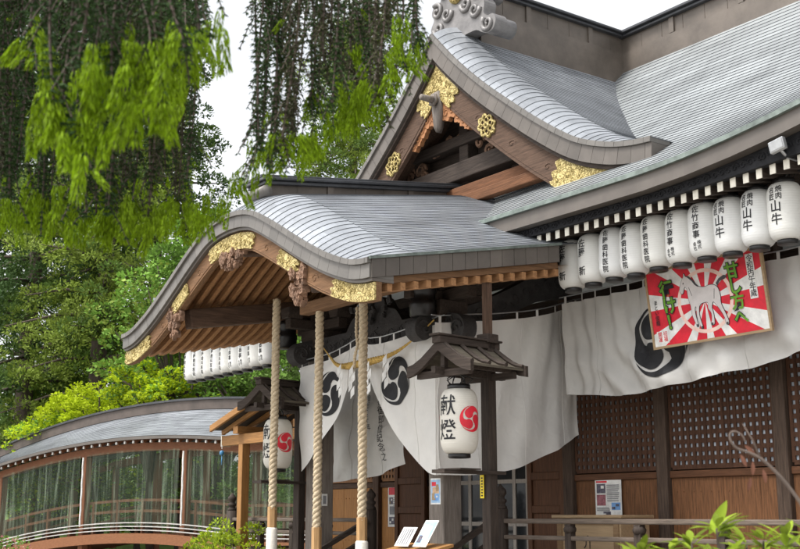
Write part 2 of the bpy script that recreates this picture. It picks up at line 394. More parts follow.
# eave edge, fascia, black carved board
def alongx(mb,x0,x1,n,y0,y1,zt,zb):
    for i in range(n):
        a=x0+(x1-x0)*i/n; b=x0+(x1-x0)*(i+1)/n
        mb.t=random.random()
        mb.add([(a,y0,eavez(a)+zb),(b,y0,eavez(b)+zb),(b,y1,eavez(b)+zb),(a,y1,eavez(a)+zb),(a,y0,eavez(a)+zt),(b,y0,eavez(b)+zt),(b,y1,eavez(b)+zt),(a,y1,eavez(a)+zt)],
               [(0,3,2,1),(4,5,6,7),(0,1,5,4),(1,2,6,5),(2,3,7,6),(3,0,4,7)])
for a,b in ((-11.35,XR),(XL,-14.0)):
    e=MB(); alongx(e,a,b,30,8.76,8.95,.016,-.035); e.build('eave_edge',m_edge,main_roof)
    e=MB(); alongx(e,a,b,14,8.80,8.97,-.037,-.205); e.build('eave_fascia',m_fasc,main_roof)
    a2=max(a,-10.35) if a>-12 else a; b2=b if a>-12 else min(b,-14.9)
    e=MB(); xs=[a2+(b2-a2)*i/40 for i in range(41)]
    e.xz([(x,eavez(x)-.207) for x in xs]+[(x,rafz(x)+.02) for x in xs[::-1]],8.93,9.02)
    for i in range(80 if a>-12 else 0):                 # low relief of the carved board
        x=a2+(b2-a2)*(i+.5)/80+random.uniform(-.03,.03); z=(eavez(x)-.207+rafz(x)+.02)/2
        e.tube([(x+.05*cos(q*.9)*(1-q/9), 8.925, z+.045*sin(q*.9)*(1-q/9)) for q in range(8)],.010,5)
    e.build('carved_eave_board',mat('black_carved_board',(.018,.018,.020),.7,0,10.,.4,(1,1,1),.8,30.,spec=.2),main_roof)
    e=MB(); e.grid(lambda u,v:(a2+(b2-a2)*u, 9.03+v*1.5, rafz(a2+(b2-a2)*u)+.06+.30*v),30,3); e.build('soffit',m_dark['X'],main_roof)
x=-10.02
while x<XR+.2:
    r=MB(); z=rafz(x)-.02
    r.obox((x,8.985,z),(x,10.5,z+.28),.062,.10); 
    r.k=1; r.obox((x,8.975,z-.002),(x,8.984,z-.002),.064,.104)
    r.build('rafter',[m_dark['Y'],m_cream],hall); x+=.1345*1.15
# lantern pole
p=MB(); p.tube([(-10.05+(i*.25),9.33,4.84) for i in range(28)],.014,6); p.build('lantern_pole',m_iron,hall)
p=MB(); p.tube([(-20.0,9.33,4.80),(-15.6,9.33,4.80)],.014,6); p.build('lantern_pole',m_iron,hall)

# ---- ridges
def ridge_y(x,y0,y1,zb,w,hp,slope=0.,name='roof_ridge',studs=1.3):
    f=lambda y:zb+slope*(y-y0)
    def bx(mb,hw,za,zc,ya=y0,yb=y1):
        mb.add([(x-hw,ya,f(ya)+za),(x+hw,ya,f(ya)+za),(x+hw,yb,f(yb)+za),(x-hw,yb,f(yb)+za),(x-hw,ya,f(ya)+zc),(x+hw,ya,f(ya)+zc),(x+hw,yb,f(yb)+zc),(x-hw,yb,f(yb)+zc)],
               [(0,3,2,1),(4,5,6,7),(0,1,5,4),(1,2,6,5),(2,3,7,6),(3,0,4,7)])
    a=MB(); bx(a,w,-.5,hp); bx(a,w+.035,-.5,.10)
    y=y0+.45
    while y<y1: bx(a,w+.006,.1,hp-.002,y,y+.012); y+=.45
    y=y0+.9
    while y<y1: bx(a,w+.03,.1,hp-.001,y,y+.09); y+=studs
    o=a.build(name,m_ridge,hall)
    c=MB(); bx(c,w+.07,hp,hp+.045,y0-.06,y1); bx(c,w+.115,hp+.047,hp+.085,y0-.1,y1); bx(c,w+.05,hp+.087,hp+.13,y0-.1,y1); c.build('ridge_cap',m_cap,o,bevel=.01)
    return o
ridge_y(HX,10.12,13.2,8.74,.20,.37)
ridge_y(CX,6.80,10.0,5.46,.15,.20,.13)
a=MB(); a.box(-18.2,-5.3,RIDY-.20,RIDY+.20,8.4,9.10); a.box(-18.2,-5.3,RIDY-.235,RIDY+.235,8.4,8.84)
x=-18
while x<-5.4: a.box(x,x+.012,RIDY-.207,RIDY+.207,8.85,9.098); x+=.42
x=-17.6
while x<-5.4: a.box(x,x+.09,RIDY-.232,RIDY+.232,8.85,9.099); x+=1.3
o=a.build('roof_ridge',m_ridge,hall)
c=MB(); c.box(-18.26,-5.24,RIDY-.27,RIDY+.27,9.102,9.15); c.box(-18.3,-5.2,RIDY-.32,RIDY+.32,9.152,9.20); c.box(-18.3,-5.2,RIDY-.2,RIDY+.2,9.202,9.25); c.build('ridge_cap',m_cap,o,bevel=.01)
# roll tile at the front end of the portico ridge
a=MB(); a.smooth=True; a.tube([(CX-.26,6.76,5.56),(CX+.26,6.76,5.56)],.075,14); a.build('ridge_end_roll',m_fascl,hall)

# ---- dormer gable (chidori) and portico gable (karahafu)
GK=[(0,8.32),(.5,7.80),(1.05,7.30),(1.6,6.86),(2.2,6.41),(2.8,6.02),(3.3,5.82),(3.7,5.73),(4.0,5.70)]
GC=catmull(GK,6); gz=interp(GC)
PK=[(0,5.23),(.35,5.205),(.7,5.12),(1.2,4.885),(1.77,4.585),(2.3,4.33),(2.75,4.17),(3.0,4.125),(3.14,4.12)]
PC=catmull(PK,6); pz=interp(PC)
def roll(y,y0,w,h): q=min(1,max(0,(y-y0)/w)); return h*(1-(1-q)**2.2)
Y1,Y2=6.35,9.40
def gfn(sd):
    def f(s,y): d=s*4.0; return (HX+sd*d,y,gz(d)+roll(y,Y2,.62,.24)*(1-s**5))
    return f
def pfn(sd):
    def f(s,y): d=s*3.14; tl=.150+.04*s; return (CX+sd*d,y,pz(d)+tl*(y-Y1)+roll(y,Y1,.62,.21)*(1-s**5))
    return f
def gable_sheets(name,fnm,y0,y1,n1,n2):
    mb=MB(); ys1=[y0+.62*i/9 for i in range(10)]; ys2=[y0+.62+.003+(y1-y0-.62)*i/24 for i in range(25)]
    for sd in (-1,1):
        f=fnm(sd)
        g=lambda s,y,f=f:(f(min(max(s,0),1),y))
        roofsheet(mb,g,[i/n1 for i in range(n1+1)],ys1,.007,4)
        roofsheet(mb,g,[i/n2 for i in range(n2+1)],ys2,.007,5)
    return mb.build(name,[m_roof,m_roofd],hall,fixn=False)
gable_roof=gable_sheets('gable_roof',gfn,Y2,13.25,36,70)
portico_roof=gable_sheets('portico_roof',pfn,Y1,9.95,28,52)
def full(curve,cx): return [(cx-d,z) for d,z in curve[::-1]]+[(cx+d,z) for d,z in curve[1:]]
def verge(parent,curve,cx,y0,steps,m_hi,split):
    """thin edge strip and segmented sheet fascia following a gable edge. steps: list of (d0,d1,yfront)"""
    for n,(d0,d1,yf,seg,m,nm) in enumerate(steps):
        mb=MB()
        for sd in (-1,1):
            c=[(cx+sd*d,z) for d,z in curve]
            if sd<0: c=c[::-1]
            c=resample(c,.05)
            t=offset(c,d0); b=offset(c,d1)
            if split:
                cl=(lambda p:(max(p[0],cx+.0004),p[1])) if sd>0 else (lambda p:(min(p[0],cx-.0004),p[1]))
                t=[cl(p) for p in t]; b=[cl(p) for p in b]
            k=max(1,int(seg/.05)); i=0
            while i<len(t)-1:
                j=min(i+k,len(t)-1); mb.t=random.random()
                tt=t[i:j+1]; bb=b[i:j+1]
                if seg<2 and j-i>1:                   # small open seam between sheets
                    e=.08; tt=tt[:-1]+[tuple(tt[-1][q]*(1-e)+tt[-2][q]*e for q in (0,1))]; bb=bb[:-1]+[tuple(bb[-1][q]*(1-e)+bb[-2][q]*e for q in (0,1))]
                mb.xz(tt+bb[::-1],yf+random.uniform(0,.002),y0+.30); i=j
        mb.build(nm,m,parent)
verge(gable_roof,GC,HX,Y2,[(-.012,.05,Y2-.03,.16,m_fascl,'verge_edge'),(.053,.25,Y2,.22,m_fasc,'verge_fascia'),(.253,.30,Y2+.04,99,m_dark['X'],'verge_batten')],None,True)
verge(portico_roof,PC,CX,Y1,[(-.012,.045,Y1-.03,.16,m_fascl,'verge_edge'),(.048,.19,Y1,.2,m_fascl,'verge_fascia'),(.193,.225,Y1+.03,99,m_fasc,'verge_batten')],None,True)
# bargeboards with gilt fittings
def board(name,curve,cx,d0,d1f,y0,y1,m,split,frac=1.):
    r=[]
    for sd in (-1,1):
        c=[(cx+sd*d,z) for d,z in curve if d<=curve[-1][0]*frac]
        if sd<0: c=c[::-1]
        c=resample(c,.06); s=arcl(c); n=len(c)
        t=offset(c,d0); ss=[(v/s[-1]) if sd>0 else 1-v/s[-1] for v in s]
        N=offset(c,1.); b=[(c[i][0]+(N[i][0]-c[i][0])*d1f(ss[i]), c[i][1]+(N[i][1]-c[i][1])*d1f(ss[i])) for i in range(n)]
        cl=(lambda p:(max(p[0],cx+.0004),p[1])) if sd>0 else (lambda p:(min(p[0],cx-.0004),p[1]))
        t=[cl(p) for p in t]; b=[cl(p) for p in b]
        mb=MB(); mb.xz(t+b[::-1],y0,y1)
        # carved line running along the board
        mid=[(b[i][0]*.86+t[i][0]*.14,b[i][1]*.86+t[i][1]*.14) for i in range(1,n-1)]
        mb.tube([(p[0],y0-.001,p[1]) for p in mid],.007,5)
        if name=='bargeboard':
            for q in range(5):
                i=int(n*(.16+.17*q)); cx_,cz_=(t[i][0]+b[i][0])/2,(t[i][1]+b[i][1])/2
                mb.tube([(cx_+.075*cos(a*.7)*(1-a/12),y0-.001,cz_+.05*sin(a*.7)*(1-a/12)) for a in range(11)],.007,5)
        r.append((mb.build(name,m,hall),t,b,ss,sd))
    return r
gb=board('bargeboard',GC,HX,.303,lambda s:.62+.05*s,Y2+.10,Y2+.17,m_brown['X'],True)
pb=board('bargeboard',PC,CX,.228,lambda s:.47-.05*s if s<.97 else .42,Y1+.08,Y1+.15,m_red['X'],True)
def gilt_span(bd,a0,a1,y,thick=.022,m0=.0,m1=1.,wavy=True,tipn=0):
    ob,t,b,ss,sd=bd
    idx=[i for i,v in enumerate(ss) if a0<=v<=a1]
    tt=[(t[i][0]*(1-m0)+b[i][0]*m0,t[i][1]*(1-m0)+b[i][1]*m0) for i in idx]; bb=[(t[i][0]*(1-m1)+b[i][0]*m1,t[i][1]*(1-m1)+b[i][1]*m1) for i in idx]
    if wavy and len(idx)>2:                            # scalloped inner end
        k=-1 if (sd>0)==(tipn==0) else 0
        p,q=tt[k],bb[k]; nb=tt[-2] if k==-1 else tt[1]; dx,dz=(p[0]-nb[0]),(p[1]-nb[1])
        lob=[(p[0]+(q[0]-p[0])*u+dx*(1.5*abs(sin(u*pi*2.5))-.4), p[1]+(q[1]-p[1])*u+dz*(1.5*abs(sin(u*pi*2.5))-.4)) for u in np.linspace(0,1,13)]
        poly=(tt+lob[1:-1]+bb[::-1]) if k==-1 else (tt+bb[::-1]+lob[::-1][1:-1])
    else: poly=tt+bb[::-1]
    mb=MB(); mb.xz(poly,y-thick,y+.001)
    # embossed scrolls
    for q in range(max(3,int(len(idx)*1.6))):
        i=random.choice(idx); w=random.uniform(m0+.14,m1-.14); px,pz_=t[i][0]*(1-w)+b[i][0]*w,t[i][1]*(1-w)+b[i][1]*w; r0=random.uniform(.02,.045); ph=random.random()*6
        mb.tube([(px+r0*cos(ph+a*.8)*(1-a/10),y-thick-.002,pz_+r0*sin(ph+a*.8)*(1-a/10)) for a in range(9)],.007,5)
    return mb.build('gilt_fitting',m_gold,ob)
def gilt_ring(bd,a,y,rx,rz):
    ob,t,b,ss,sd=bd; i=min(range(len(ss)),key=lambda q:abs(ss[q]-a)); cx,cz=(t[i][0]+b[i][0])/2,(t[i][1]+b[i][1])/2
    an=math.atan2(t[min(i+1,len(t)-1)][1]-t[i-1][1], t[min(i+1,len(t)-1)][0]-t[i-1][0]); mb=MB(); mb.smooth=True
    tr=lambda u,v,d:(cx+u*cos(an)-v*sin(an),y-d,cz+u*sin(an)+v*cos(an))
    out=[((rx+.02*cos(8*q))*cos(q),(rz+.02*cos(8*q))*sin(q)) for q in np.linspace(0,2*pi,48,endpoint=False)]
    mb.tube([tr(u,v,.012) for u,v in out+out[:1]],.020,6)
    for k in range(6):
        c0=(rx*.58*cos(k*pi/3),rz*.55*sin(k*pi/3)); mb.tube([tr(c0[0]+rx*.24*cos(q),c0[1]+rz*.27*sin(q),.014) for q in np.linspace(0,2*pi,11)],.012,5)
    mb.tube([tr(rx*.2*cos(q),rz*.24*sin(q),.018) for q in np.linspace(0,2*pi,11)],.02,5)
    return mb.build('gilt_fitting',m_gold,ob)
for bd in gb:
    gilt_span(bd,.0,.20,Y2+.10,tipn=0); gilt_ring(bd,.385,Y2+.10,.17,.13); gilt_span(bd,.70,1.,Y2+.10,tipn=1)
for bd in pb:
    gilt_span(bd,.0,.20,Y1+.08,tipn=0,m0=.08,m1=.92); gilt_span(bd,.42,.56,Y1+.08,m0=.1,m1=.9,tipn=0); gilt_span(bd,.80,1.,Y1+.08,m0=.03,m1=.97,tipn=1)
# gable pendant (gegyo): bracket of carved leaves round a peg
def leafcloud(mb,cx,cz,y,w,h,n,t=.05,seed=1,dirn=-1):
    rd=random.Random(seed)
    for k in range(n):
        u=rd.uniform(-1,1); v=rd.random(); px=cx+u*w*(1-.55*v); pz_=cz+dirn*v*h; r=rd.uniform(.022,.045)*(1.1-.3*v); ph=rd.random()*6
        out=[(px+r*(1+.25*cos(3*q+ph))*cos(q)*.9,pz_+r*(1.25+.25*cos(3*q+ph))*sin(q)) for q in np.linspace(0,2*pi,12,endpoint=False)]
        yy=y+rd.uniform(-.05,.02); mb.xz(out,yy-t/2,yy+t/2)
        mb.tube([(px+r*.6*cos(ph+a*.8)*(1-a/9),yy-t/2-.002,pz_+r*.7*sin(ph+a*.8)*(1-a/9)) for a in range(8)],.006,4)
ap=8.32-.95
g=MB()
for sd in (-1,1):
    for (u,v,r) in ((.10,.02,.13),(.20,-.10,.13),(.15,-.24,.12),(.30,-.24,.11),(.42,-.36,.10),(.53,-.46,.085),(.62,-.54,.07)):
        out=[(HX+sd*u+r*(1+.16*cos(5*q))*cos(q),ap+v+r*(1+.16*cos(5*q))*sin(q)) for q in np.linspace(0,2*pi,20,endpoint=False)]
        yy=Y2+.13+random.uniform(-.012,.012); g.xz(out,yy,yy+.07)
        g.tube([(HX+sd*(u+r*.7*cos(a*.75)*(1-a/11)),yy-.003,ap+v+r*.7*sin(a*.75)*(1-a/11)) for a in range(10)],.012,5)
ge=g.build('gable_pendant',m_carvo,hall)
g=MB(); g.smooth=True; g.xz([(HX-.07,ap+.1),(HX+.07,ap+.1),(HX+.09,ap-.15),(HX+.05,ap-.42),(HX,ap-.5),(HX-.05,ap-.42),(HX-.09,ap-.15)],Y2+.06,Y2+.16); g.tube([(HX,Y2+.1,ap-.03),(HX,Y2-.20,ap-.03)],[.06,.045],8); g.tube([(HX,Y2+.03,ap-.03),(HX,Y2+.0,ap-.03)],.10,6); g.build('peg',m_grey['V'],ge)
# recessed gable wall
w=MB(); c=[(HX+sd*d,z-.45) for sd,cc in ((-1,GC[::-1]),(1,GC[1:])) for d,z in cc]; w.xz([(HX-4.0,5.0)]+c+[(HX+4.0,5.0)],10.15,10.25)
gw=w.build('gable_wall',m_dark['X'],hall)
w=MB(); w.obox((HX-2.1,9.95,6.35),(HX+2.1,9.95,6.35),.3,.26); w.obox((HX-1.5,10.0,6.85),(HX+1.5,10.0,6.85),.2,.16); w.obox((HX,10.05,6.2),(HX,10.05,7.8),.2,.2)
for sd in (-1,1): w.obox((HX+sd*1.1,10.05,6.0),(HX+sd*1.1,10.05,6.9),.18,.18); w.obox((HX+sd*2.2,10.05,5.7),(HX+sd*2.2,10.05,6.3),.18,.18)
w.build('gable_beam',m_dark['X'],gw,bevel=.015)
w=MB()
for k in range(26): 
    px=HX+random.uniform(-1.6,1.6); pz_=6.55+random.uniform(-.05,.5)*(1-abs(px-HX)/2.2); r=random.uniform(.07,.14)
    w.tube([(px+r*cos(a*.7)*(1-a/12),9.98,pz_+r*sin(a*.7)*(1-a/12)) for a in range(11)],.028,5)
w.build('gable_carving',m_carve,gw)
w=MB(); w.obox((HX-2.75,9.75,5.98),(HX+2.75,9.75,5.98),.14,.16); w.obox((HX-2.95,9.62,5.80),(HX+2.95,9.62,5.80),.14,.14); w.build('gable_sill_beam',wood('gable_sill_wood',(.13,.058,.028),'X',.4),gw,bevel=.01)
for sd in (-1,1):                                       # purlin ends and underside of the gable overhang
    for d in (1.55,2.75):
        w=MB(); w.smooth=True; w.tube([(HX+sd*d,Y2+.18,gz(d)-.62),(HX+sd*d,10.2,gz(d)-.62)],.12,12); w.build('purlin_end',m_dark['Y'],hall)
w=MB()
for sd in (-1,1): 
    c=offset([(HX+d,z) for d,z in GC],.34); w.grid(lambda u,v:(HX+sd*(max(c[int(u*(len(c)-1))][0],HX)-HX),Y2+.18+v*.85,c[int(u*(len(c)-1))][1]),len(c)-1,1)
w.build('gable_soffit',m_brown['X'],hall)
# ridge-end ornament
def oni(name,cx,y,z,sc):
    half=[(0,.52),(.13,.54),(.20,.47),(.17,.38),(.26,.33),(.37,.37),(.43,.28),(.37,.19),(.44,.10),(.56,.10),(.60,0),(.55,-.10),(.62,-.22),(.60,-.38),(.68,-.46),(.80,-.47),(.86,-.58),(.80,-.70),(.68,-.72),(.58,-.68),(.45,-.60),(.3,-.58),(0,-.58)]
    h=catmull(half,4); out=[(cx+sc*u,z+sc*v) for u,v in h]+[(cx-sc*u,z+sc*v) for u,v in h[::-1][1:-1]]
    mb=MB(); mb.smooth=False; mb.xz(out,y,y+.22)
    def spiral(u,v,r,sd,rot=0,turn=1): 
        mb.smooth=True; mb.tube([(cx+sd*sc*(u+r*cos(rot+turn*a*.55)*(1-a/17)),y-.012,z+sc*(v+r*sin(rot+turn*a*.55)*(1-a/17))) for a in range(16)],[.038*sc*(1-.03*a) for a in range(16)],7); mb.smooth=False
    for sd in (-1,1):
        spiral(.30,.26,.12,sd,2.); spiral(.46,0,.13,sd,1.); spiral(.70,-.58,.13,sd,2.2); spiral(.13,.42,.10,sd,.5); spiral(.22,-.12,.12,sd,3.); spiral(.42,-.28,.12,sd,0.,-1)
        for (u,v,r) in ((.70,-.59,.135),(.47,.0,.115),(.30,.27,.10)):
            mb.smooth=True; mb.tube([(cx+sd*sc*u,y+.02,z+sc*v),(cx+sd*sc*u,y+.42,z+sc*v)],r*sc,14); mb.smooth=False
    o=mb.build(name,m_oni,hall)
    gd=MB(); gd.smooth=True; gd.tube([(cx,y+.01,z+.12*sc),(cx,y-.03,z+.12*sc)],.15*sc,24)
    for k in range(16): q=2*pi*k/16; gd.tube([(cx+.05*sc*cos(q),y-.034,z+.12*sc+.05*sc*sin(q)),(cx+.13*sc*cos(q),y-.034,z+.12*sc+.13*sc*sin(q))],.016*sc,5)
    gd.build('gilt_crest',m_gold,o); return o
oni('ridge_end_tile',HX,9.86,8.95,1.0)

# ---- portico underside
so=MB(); 
def sfn(u,v):
    d=-3.05+6.1*u; y=Y1+.16+v*3.2; return (CX+d,y,pz(abs(d))+(.15+.04*abs(d)/3.14)*(y-Y1)-.23)
so.grid(sfn,50,6,True); so.build('portico_soffit',m_raft_lit['Y'],hall)
k=0; y=Y1+.26
while y<8.95:
    for sd in (-1,1):
        r=MB(); pts=[]
        for d in np.linspace(.10,3.125,16): pts.append((CX+sd*d,y,pz(d)+(.15+.04*d/3.14)*(y-Y1)-.30-.018*(d/3.14)**4))
        vs=[]
        for p in pts: vs+=[(p[0],p[1]-.03,p[2]+.04),(p[0],p[1]+.03,p[2]+.04),(p[0],p[1]+.03,p[2]-.04),(p[0],p[1]-.03,p[2]-.04)]
        fs=[(4*i+q,4*i+(q+1)%4,4*i+4+(q+1)%4,4*i+4+q) for i in range(len(pts)-1) for q in range(4)]+[(0,1,2,3),(4*len(pts)-4,4*len(pts)-3,4*len(pts)-2,4*len(pts)-1)]
        r.add(vs,fs); r.build('rafter',m_raft_lit['X'],hall)
    y+=.165
def eavp(y,dz): return pz(3.14)+.19*(y-Y1)+dz
for sd in (-1,1):
    e=MB(); n=15
    for i in range(n):
        a=Y1+.02+2.58*i/n; b=Y1+.02+2.58*(i+1)/n-.006; x0=CX+sd*3.10; x1=CX+sd*(3.155+random.uniform(0,.003)); e.t=random.random()
        e.prism([(a,eavp(a,-.012)),(b,eavp(b,-.012)),(b,eavp(b,-.20)),(a,eavp(a,-.20))],lambda p,q,k:((x0,x1)[k],p,q))
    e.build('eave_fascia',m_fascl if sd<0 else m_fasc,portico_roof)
    e=MB(); e.obox((CX+sd*3.15,Y1-.01,eavp(Y1,.004)),(CX+sd*3.15,Y1+2.62,eavp(Y1+2.62,.004)),.05,.03); e.build('eave_edge',m_edge,portico_roof)
    e=MB(); e.obox((CX+sd*3.06,Y1+.16,eavp(Y1+.16,-.235)),(CX+sd*3.07,Y1+2.6,eavp(Y1+2.6,-.235)),.09,.065); e.build('eave_batten',m_red['Y'],portico_roof)
    for (d,zo) in ((1.62,.44),):                           # side purlins
        b=MB(); b.obox((CX+sd*d,Y1+.28,pz(d)-.53+.15*.28),(CX+sd*d,9.3,pz(d)-.53+.165*2.95),.20,.26); b.build('purlin',m_brown['Y'],hall,bevel=.02)
b=MB(); b.obox((CX,Y1+.2,4.86),(CX,9.3,5.28),.2,.24); b.build('purlin',m_brown['Y'],hall,bevel=.02)
for d in (0,1.62,-1.62):                                   # carved drops below the gable board
    g=MB(); leafcloud(g,CX+d+(.0 if d==0 else .02),(4.78 if d==0 else pz(abs(d))-.40),Y1+.10,  .33 if d==0 else .19,.20 if d==0 else .38,64,.05,seed=int(d*10)+40); g.build('carved_drop',m_carve,hall)
# front tie beam, rainbow beam, brackets
b=MB(); b.obox((-12.7,7.6,4.20),(-10.40,7.6,4.20),.15,.15); b.build('rope_beam',m_red['X'],hall,bevel=.015)
KX=(-13.72,-10.92); KY=8.5
for x in KX:
    c=MB(); c.box(x-.14,x+.14,KY-.14,KY+.14,.28,3.86); o=c.build('portico_column',m_grey['V'],hall,bevel=.02)
    s=MB(); s.box(x-.24,x+.24,KY-.24,KY+.24,0,.28); s.build('base_stone',m_stone,o,bevel=.03)
b=MB(); b.box(KX[0]+.142,KX[1]-.142,KY-.11,KY+.11,3.68,4.0)
for k in range(26):
    px=KX[0]+.2+(KX[1]-KX[0]-.4)*k/25; r=.07+.03*(k%3); b.tube([(px+r*cos(a*.6+k)*(1-a/13),KY-.113,3.84+r*sin(a*.6+k)*(1-a/13)) for a in range(12)],.011,5)
b.build('rainbow_beam',m_dcarve,hall)
b=MB(); b.xz(catmull([(-12.95,4.0),(-12.8,4.16),(-12.62,4.22),(-12.5,4.36),(-12.3,4.40),(-12.1,4.36),(-11.98,4.22),(-11.8,4.16),(-11.65,4.0)],4),KY-.09,KY+.09); leafcloud(b,-12.3,4.30,KY-.12,.5,.26,26,.04,7); b.build('frog_leg_strut',m_dcarve,hall)
def masu(mb,x,y,z,w): mb.prism([(0,0)]*0 or [(-w*.34,0),(w*.34,0),(w*.5,w*.34),(w*.5,w*.62),(-w*.5,w*.62),(-w*.5,w*.34)],lambda a,b,k:(x+a,y+(-w/2,w/2)[k],z+b))
for x,sd in ((KX[0],-1),(KX[1],1)):
    b=MB(); masu(b,x,KY,3.862,.42); b.box(x-.55,x+.55,KY-.07,KY+.07,4.125,4.26)
    for q in (-.48,0,.48): masu(b,x+q,KY,4.262,.24)
    b.box(x-.07,x+.07,KY-.55,KY+.55,4.127,4.258)
    for q in (-.48,.48): masu(b,x,KY+q,4.262,.24)
    b.box(x-.75,x+.75,KY-.08,KY+.08,4.412,4.54); o=b.build('bracket_set',m_dark['X'],hall,bevel=.008)
    n=MB()                                                 # carved beam nose, outward and forward
    for (ux,uy) in ((sd,0),(0,-1)):
        out=catmull([(.14,-.12),(.26,-.15),(.38,-.20),(.49,-.13),(.50,0.),(.42,.09),(.30,.13),(.14,.16)],4)
        f=lambda a,b_,k,ux=ux,uy=uy:(x+ux*a+(uy!=0)*(-.1,.1)[k],KY+uy*a+(ux!=0)*(-.1,.1)[k],3.82+b_)
        n.prism(out,f)
        for s_ in (-.104,.104):
            for (c0,c1,r) in ((.36,-.05,.11),(.23,.04,.07)):
                n.tube([(x+ux*(c0+r*cos(a*.6)*(1-a/14))+(uy!=0)*s_,KY+uy*(c0+r*cos(a*.6)*(1-a/14))+(ux!=0)*s_,3.82+c1+r*sin(a*.6)*(1-a/14)) for a in range(13)],.016,5)
    n.build('carved_beam_nose',m_dcarve,hall)
# drum-shaped block beneath each side purlin
for sd in (-1,1):
    b=MB(); b.smooth=True; x=CX+sd*1.62
    b.lathe([(.13,0),(.155,.02),(.16,.12),(.165,.14),(.165,.19),(.15,.20),(.15,.28),(.17,.31),(.17,.36),(.13,.375)],(x,KY-.35,3.90),20); b.build('drum_block',m_black,hall)
    b=MB(); b.box(x-.10,x+.10,KY-.55,KY-.05,4.30,4.42); b.box(x-.09,x+.09,KY-.45,KY+.3,4.425,4.55); b.build('bracket_arm',m_dark['Y'],hall,bevel=.01)
    # shrimp-shaped tie beam back to the hall
    e=MB(); x=KX[0] if sd<0 else KX[1]
    top=catmull([(KY+.14,4.06),(8.95,4.16),(9.4,4.36),(9.9,4.60),(10.3,4.70),(10.48,4.72)],5); bot=catmull([(KY+.14,3.74),(8.95,3.84),(9.4,4.04),(9.9,4.26),(10.3,4.36),(10.48,4.38)],5)
    e.yz(top+bot[::-1],x-.10,x+.10)
    for k in range(9):
        yy=8.8+.19*k; zz=np.interp(yy,[p[0] for p in top],[p[1] for p in top])-.16; r=.09
        for s_ in (-.103,.103): e.tube([(x+s_,yy+r*cos(a*.6+k)*(1-a/13),zz+r*sin(a*.6+k)*(1-a/13)) for a in range(12)],.011,5)
    e.build('curved_tie_beam',m_dcarve,hall)

# ---- facade
PXS=[-16.8,-15.25,-13.69,-10.92,-9.34,-7.68,-6.0,-4.3]
for x in PXS:
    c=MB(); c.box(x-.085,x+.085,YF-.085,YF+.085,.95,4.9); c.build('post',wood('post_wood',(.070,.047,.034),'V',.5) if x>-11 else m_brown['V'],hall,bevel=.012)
b=MB(); b.box(-16.9,-4.2,YF-.05,YF+.05,4.2,4.42); b.box(-16.9,-4.2,YF-.07,YF+.07,4.75,4.95); b.build('head_beam',m_dark['X'],hall,bevel=.01)
def lattice(x0,x1,z0,z1,y,parent,mw,mb_=None):
    pitch=.083; bar=.040; a=MB(); n=int(round((x1-x0)/pitch)); p=(x1-x0)/n
    for i in range(n+1): xx=x0+i*p; a.box(xx-bar/2,xx+bar/2,y-.009,y+.009,z0,z1)
    pz2=.096; n2=int(round((z1-z0)/pz2)); q=(z1-z0)/n2
    for j in range(n2+1): zz=z0+j*q; a.box(x0,x1,y-.006,y+.012,zz-.026,zz+.026)
    o=a.build('lattice_panel',mw,parent)
    s=MB(); s.box(x0,x1,y+.016,y+.022,z0,z1); s.build('backing_screen',m_blind if mb_ is None else mb_,o)
    return o
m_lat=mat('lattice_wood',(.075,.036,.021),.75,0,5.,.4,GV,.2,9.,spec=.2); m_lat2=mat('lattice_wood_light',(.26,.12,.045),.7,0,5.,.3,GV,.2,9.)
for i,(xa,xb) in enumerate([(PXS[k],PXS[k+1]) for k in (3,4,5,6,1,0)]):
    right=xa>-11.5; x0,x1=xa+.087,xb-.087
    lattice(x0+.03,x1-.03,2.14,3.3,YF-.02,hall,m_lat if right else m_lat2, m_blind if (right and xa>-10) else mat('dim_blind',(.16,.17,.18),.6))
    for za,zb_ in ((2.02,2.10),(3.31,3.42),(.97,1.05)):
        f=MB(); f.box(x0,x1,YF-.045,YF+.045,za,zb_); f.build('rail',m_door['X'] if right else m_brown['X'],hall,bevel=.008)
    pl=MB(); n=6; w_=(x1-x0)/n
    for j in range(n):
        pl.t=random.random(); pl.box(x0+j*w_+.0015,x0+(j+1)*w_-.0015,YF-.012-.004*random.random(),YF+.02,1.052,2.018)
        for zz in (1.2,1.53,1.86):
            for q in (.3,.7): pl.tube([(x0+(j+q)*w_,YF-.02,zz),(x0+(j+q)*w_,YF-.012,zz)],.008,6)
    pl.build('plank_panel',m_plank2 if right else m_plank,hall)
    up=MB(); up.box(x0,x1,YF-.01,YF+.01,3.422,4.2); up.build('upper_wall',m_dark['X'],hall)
def leafdoor(x0,x1,z0,z1,y,m):
    a=MB(); a.box(x0,x1,y,y+.02,z0,z1); o=a.build('door',m['V'],hall)
    f=MB(); st=.085
    f.box(x0,x0+st,y-.03,y-.002,z0,z1); f.box(x1-st,x1,y-.03,y-.002,z0,z1)
    for zz in (z0,z0+.62,z0+1.05,z0+1.6,z1-.1): f.box(x0+st+.001,x1-st-.001,y-.028,y-.002,zz,zz+.10)
    f.build('door_frame',m['V'],o,bevel=.008); return o
leafdoor(-11.72,-11.01,1.0,3.2,YF-.03,m_door); leafdoor(-14.62,-13.86,1.0,3.2,YF-.13,m_door)
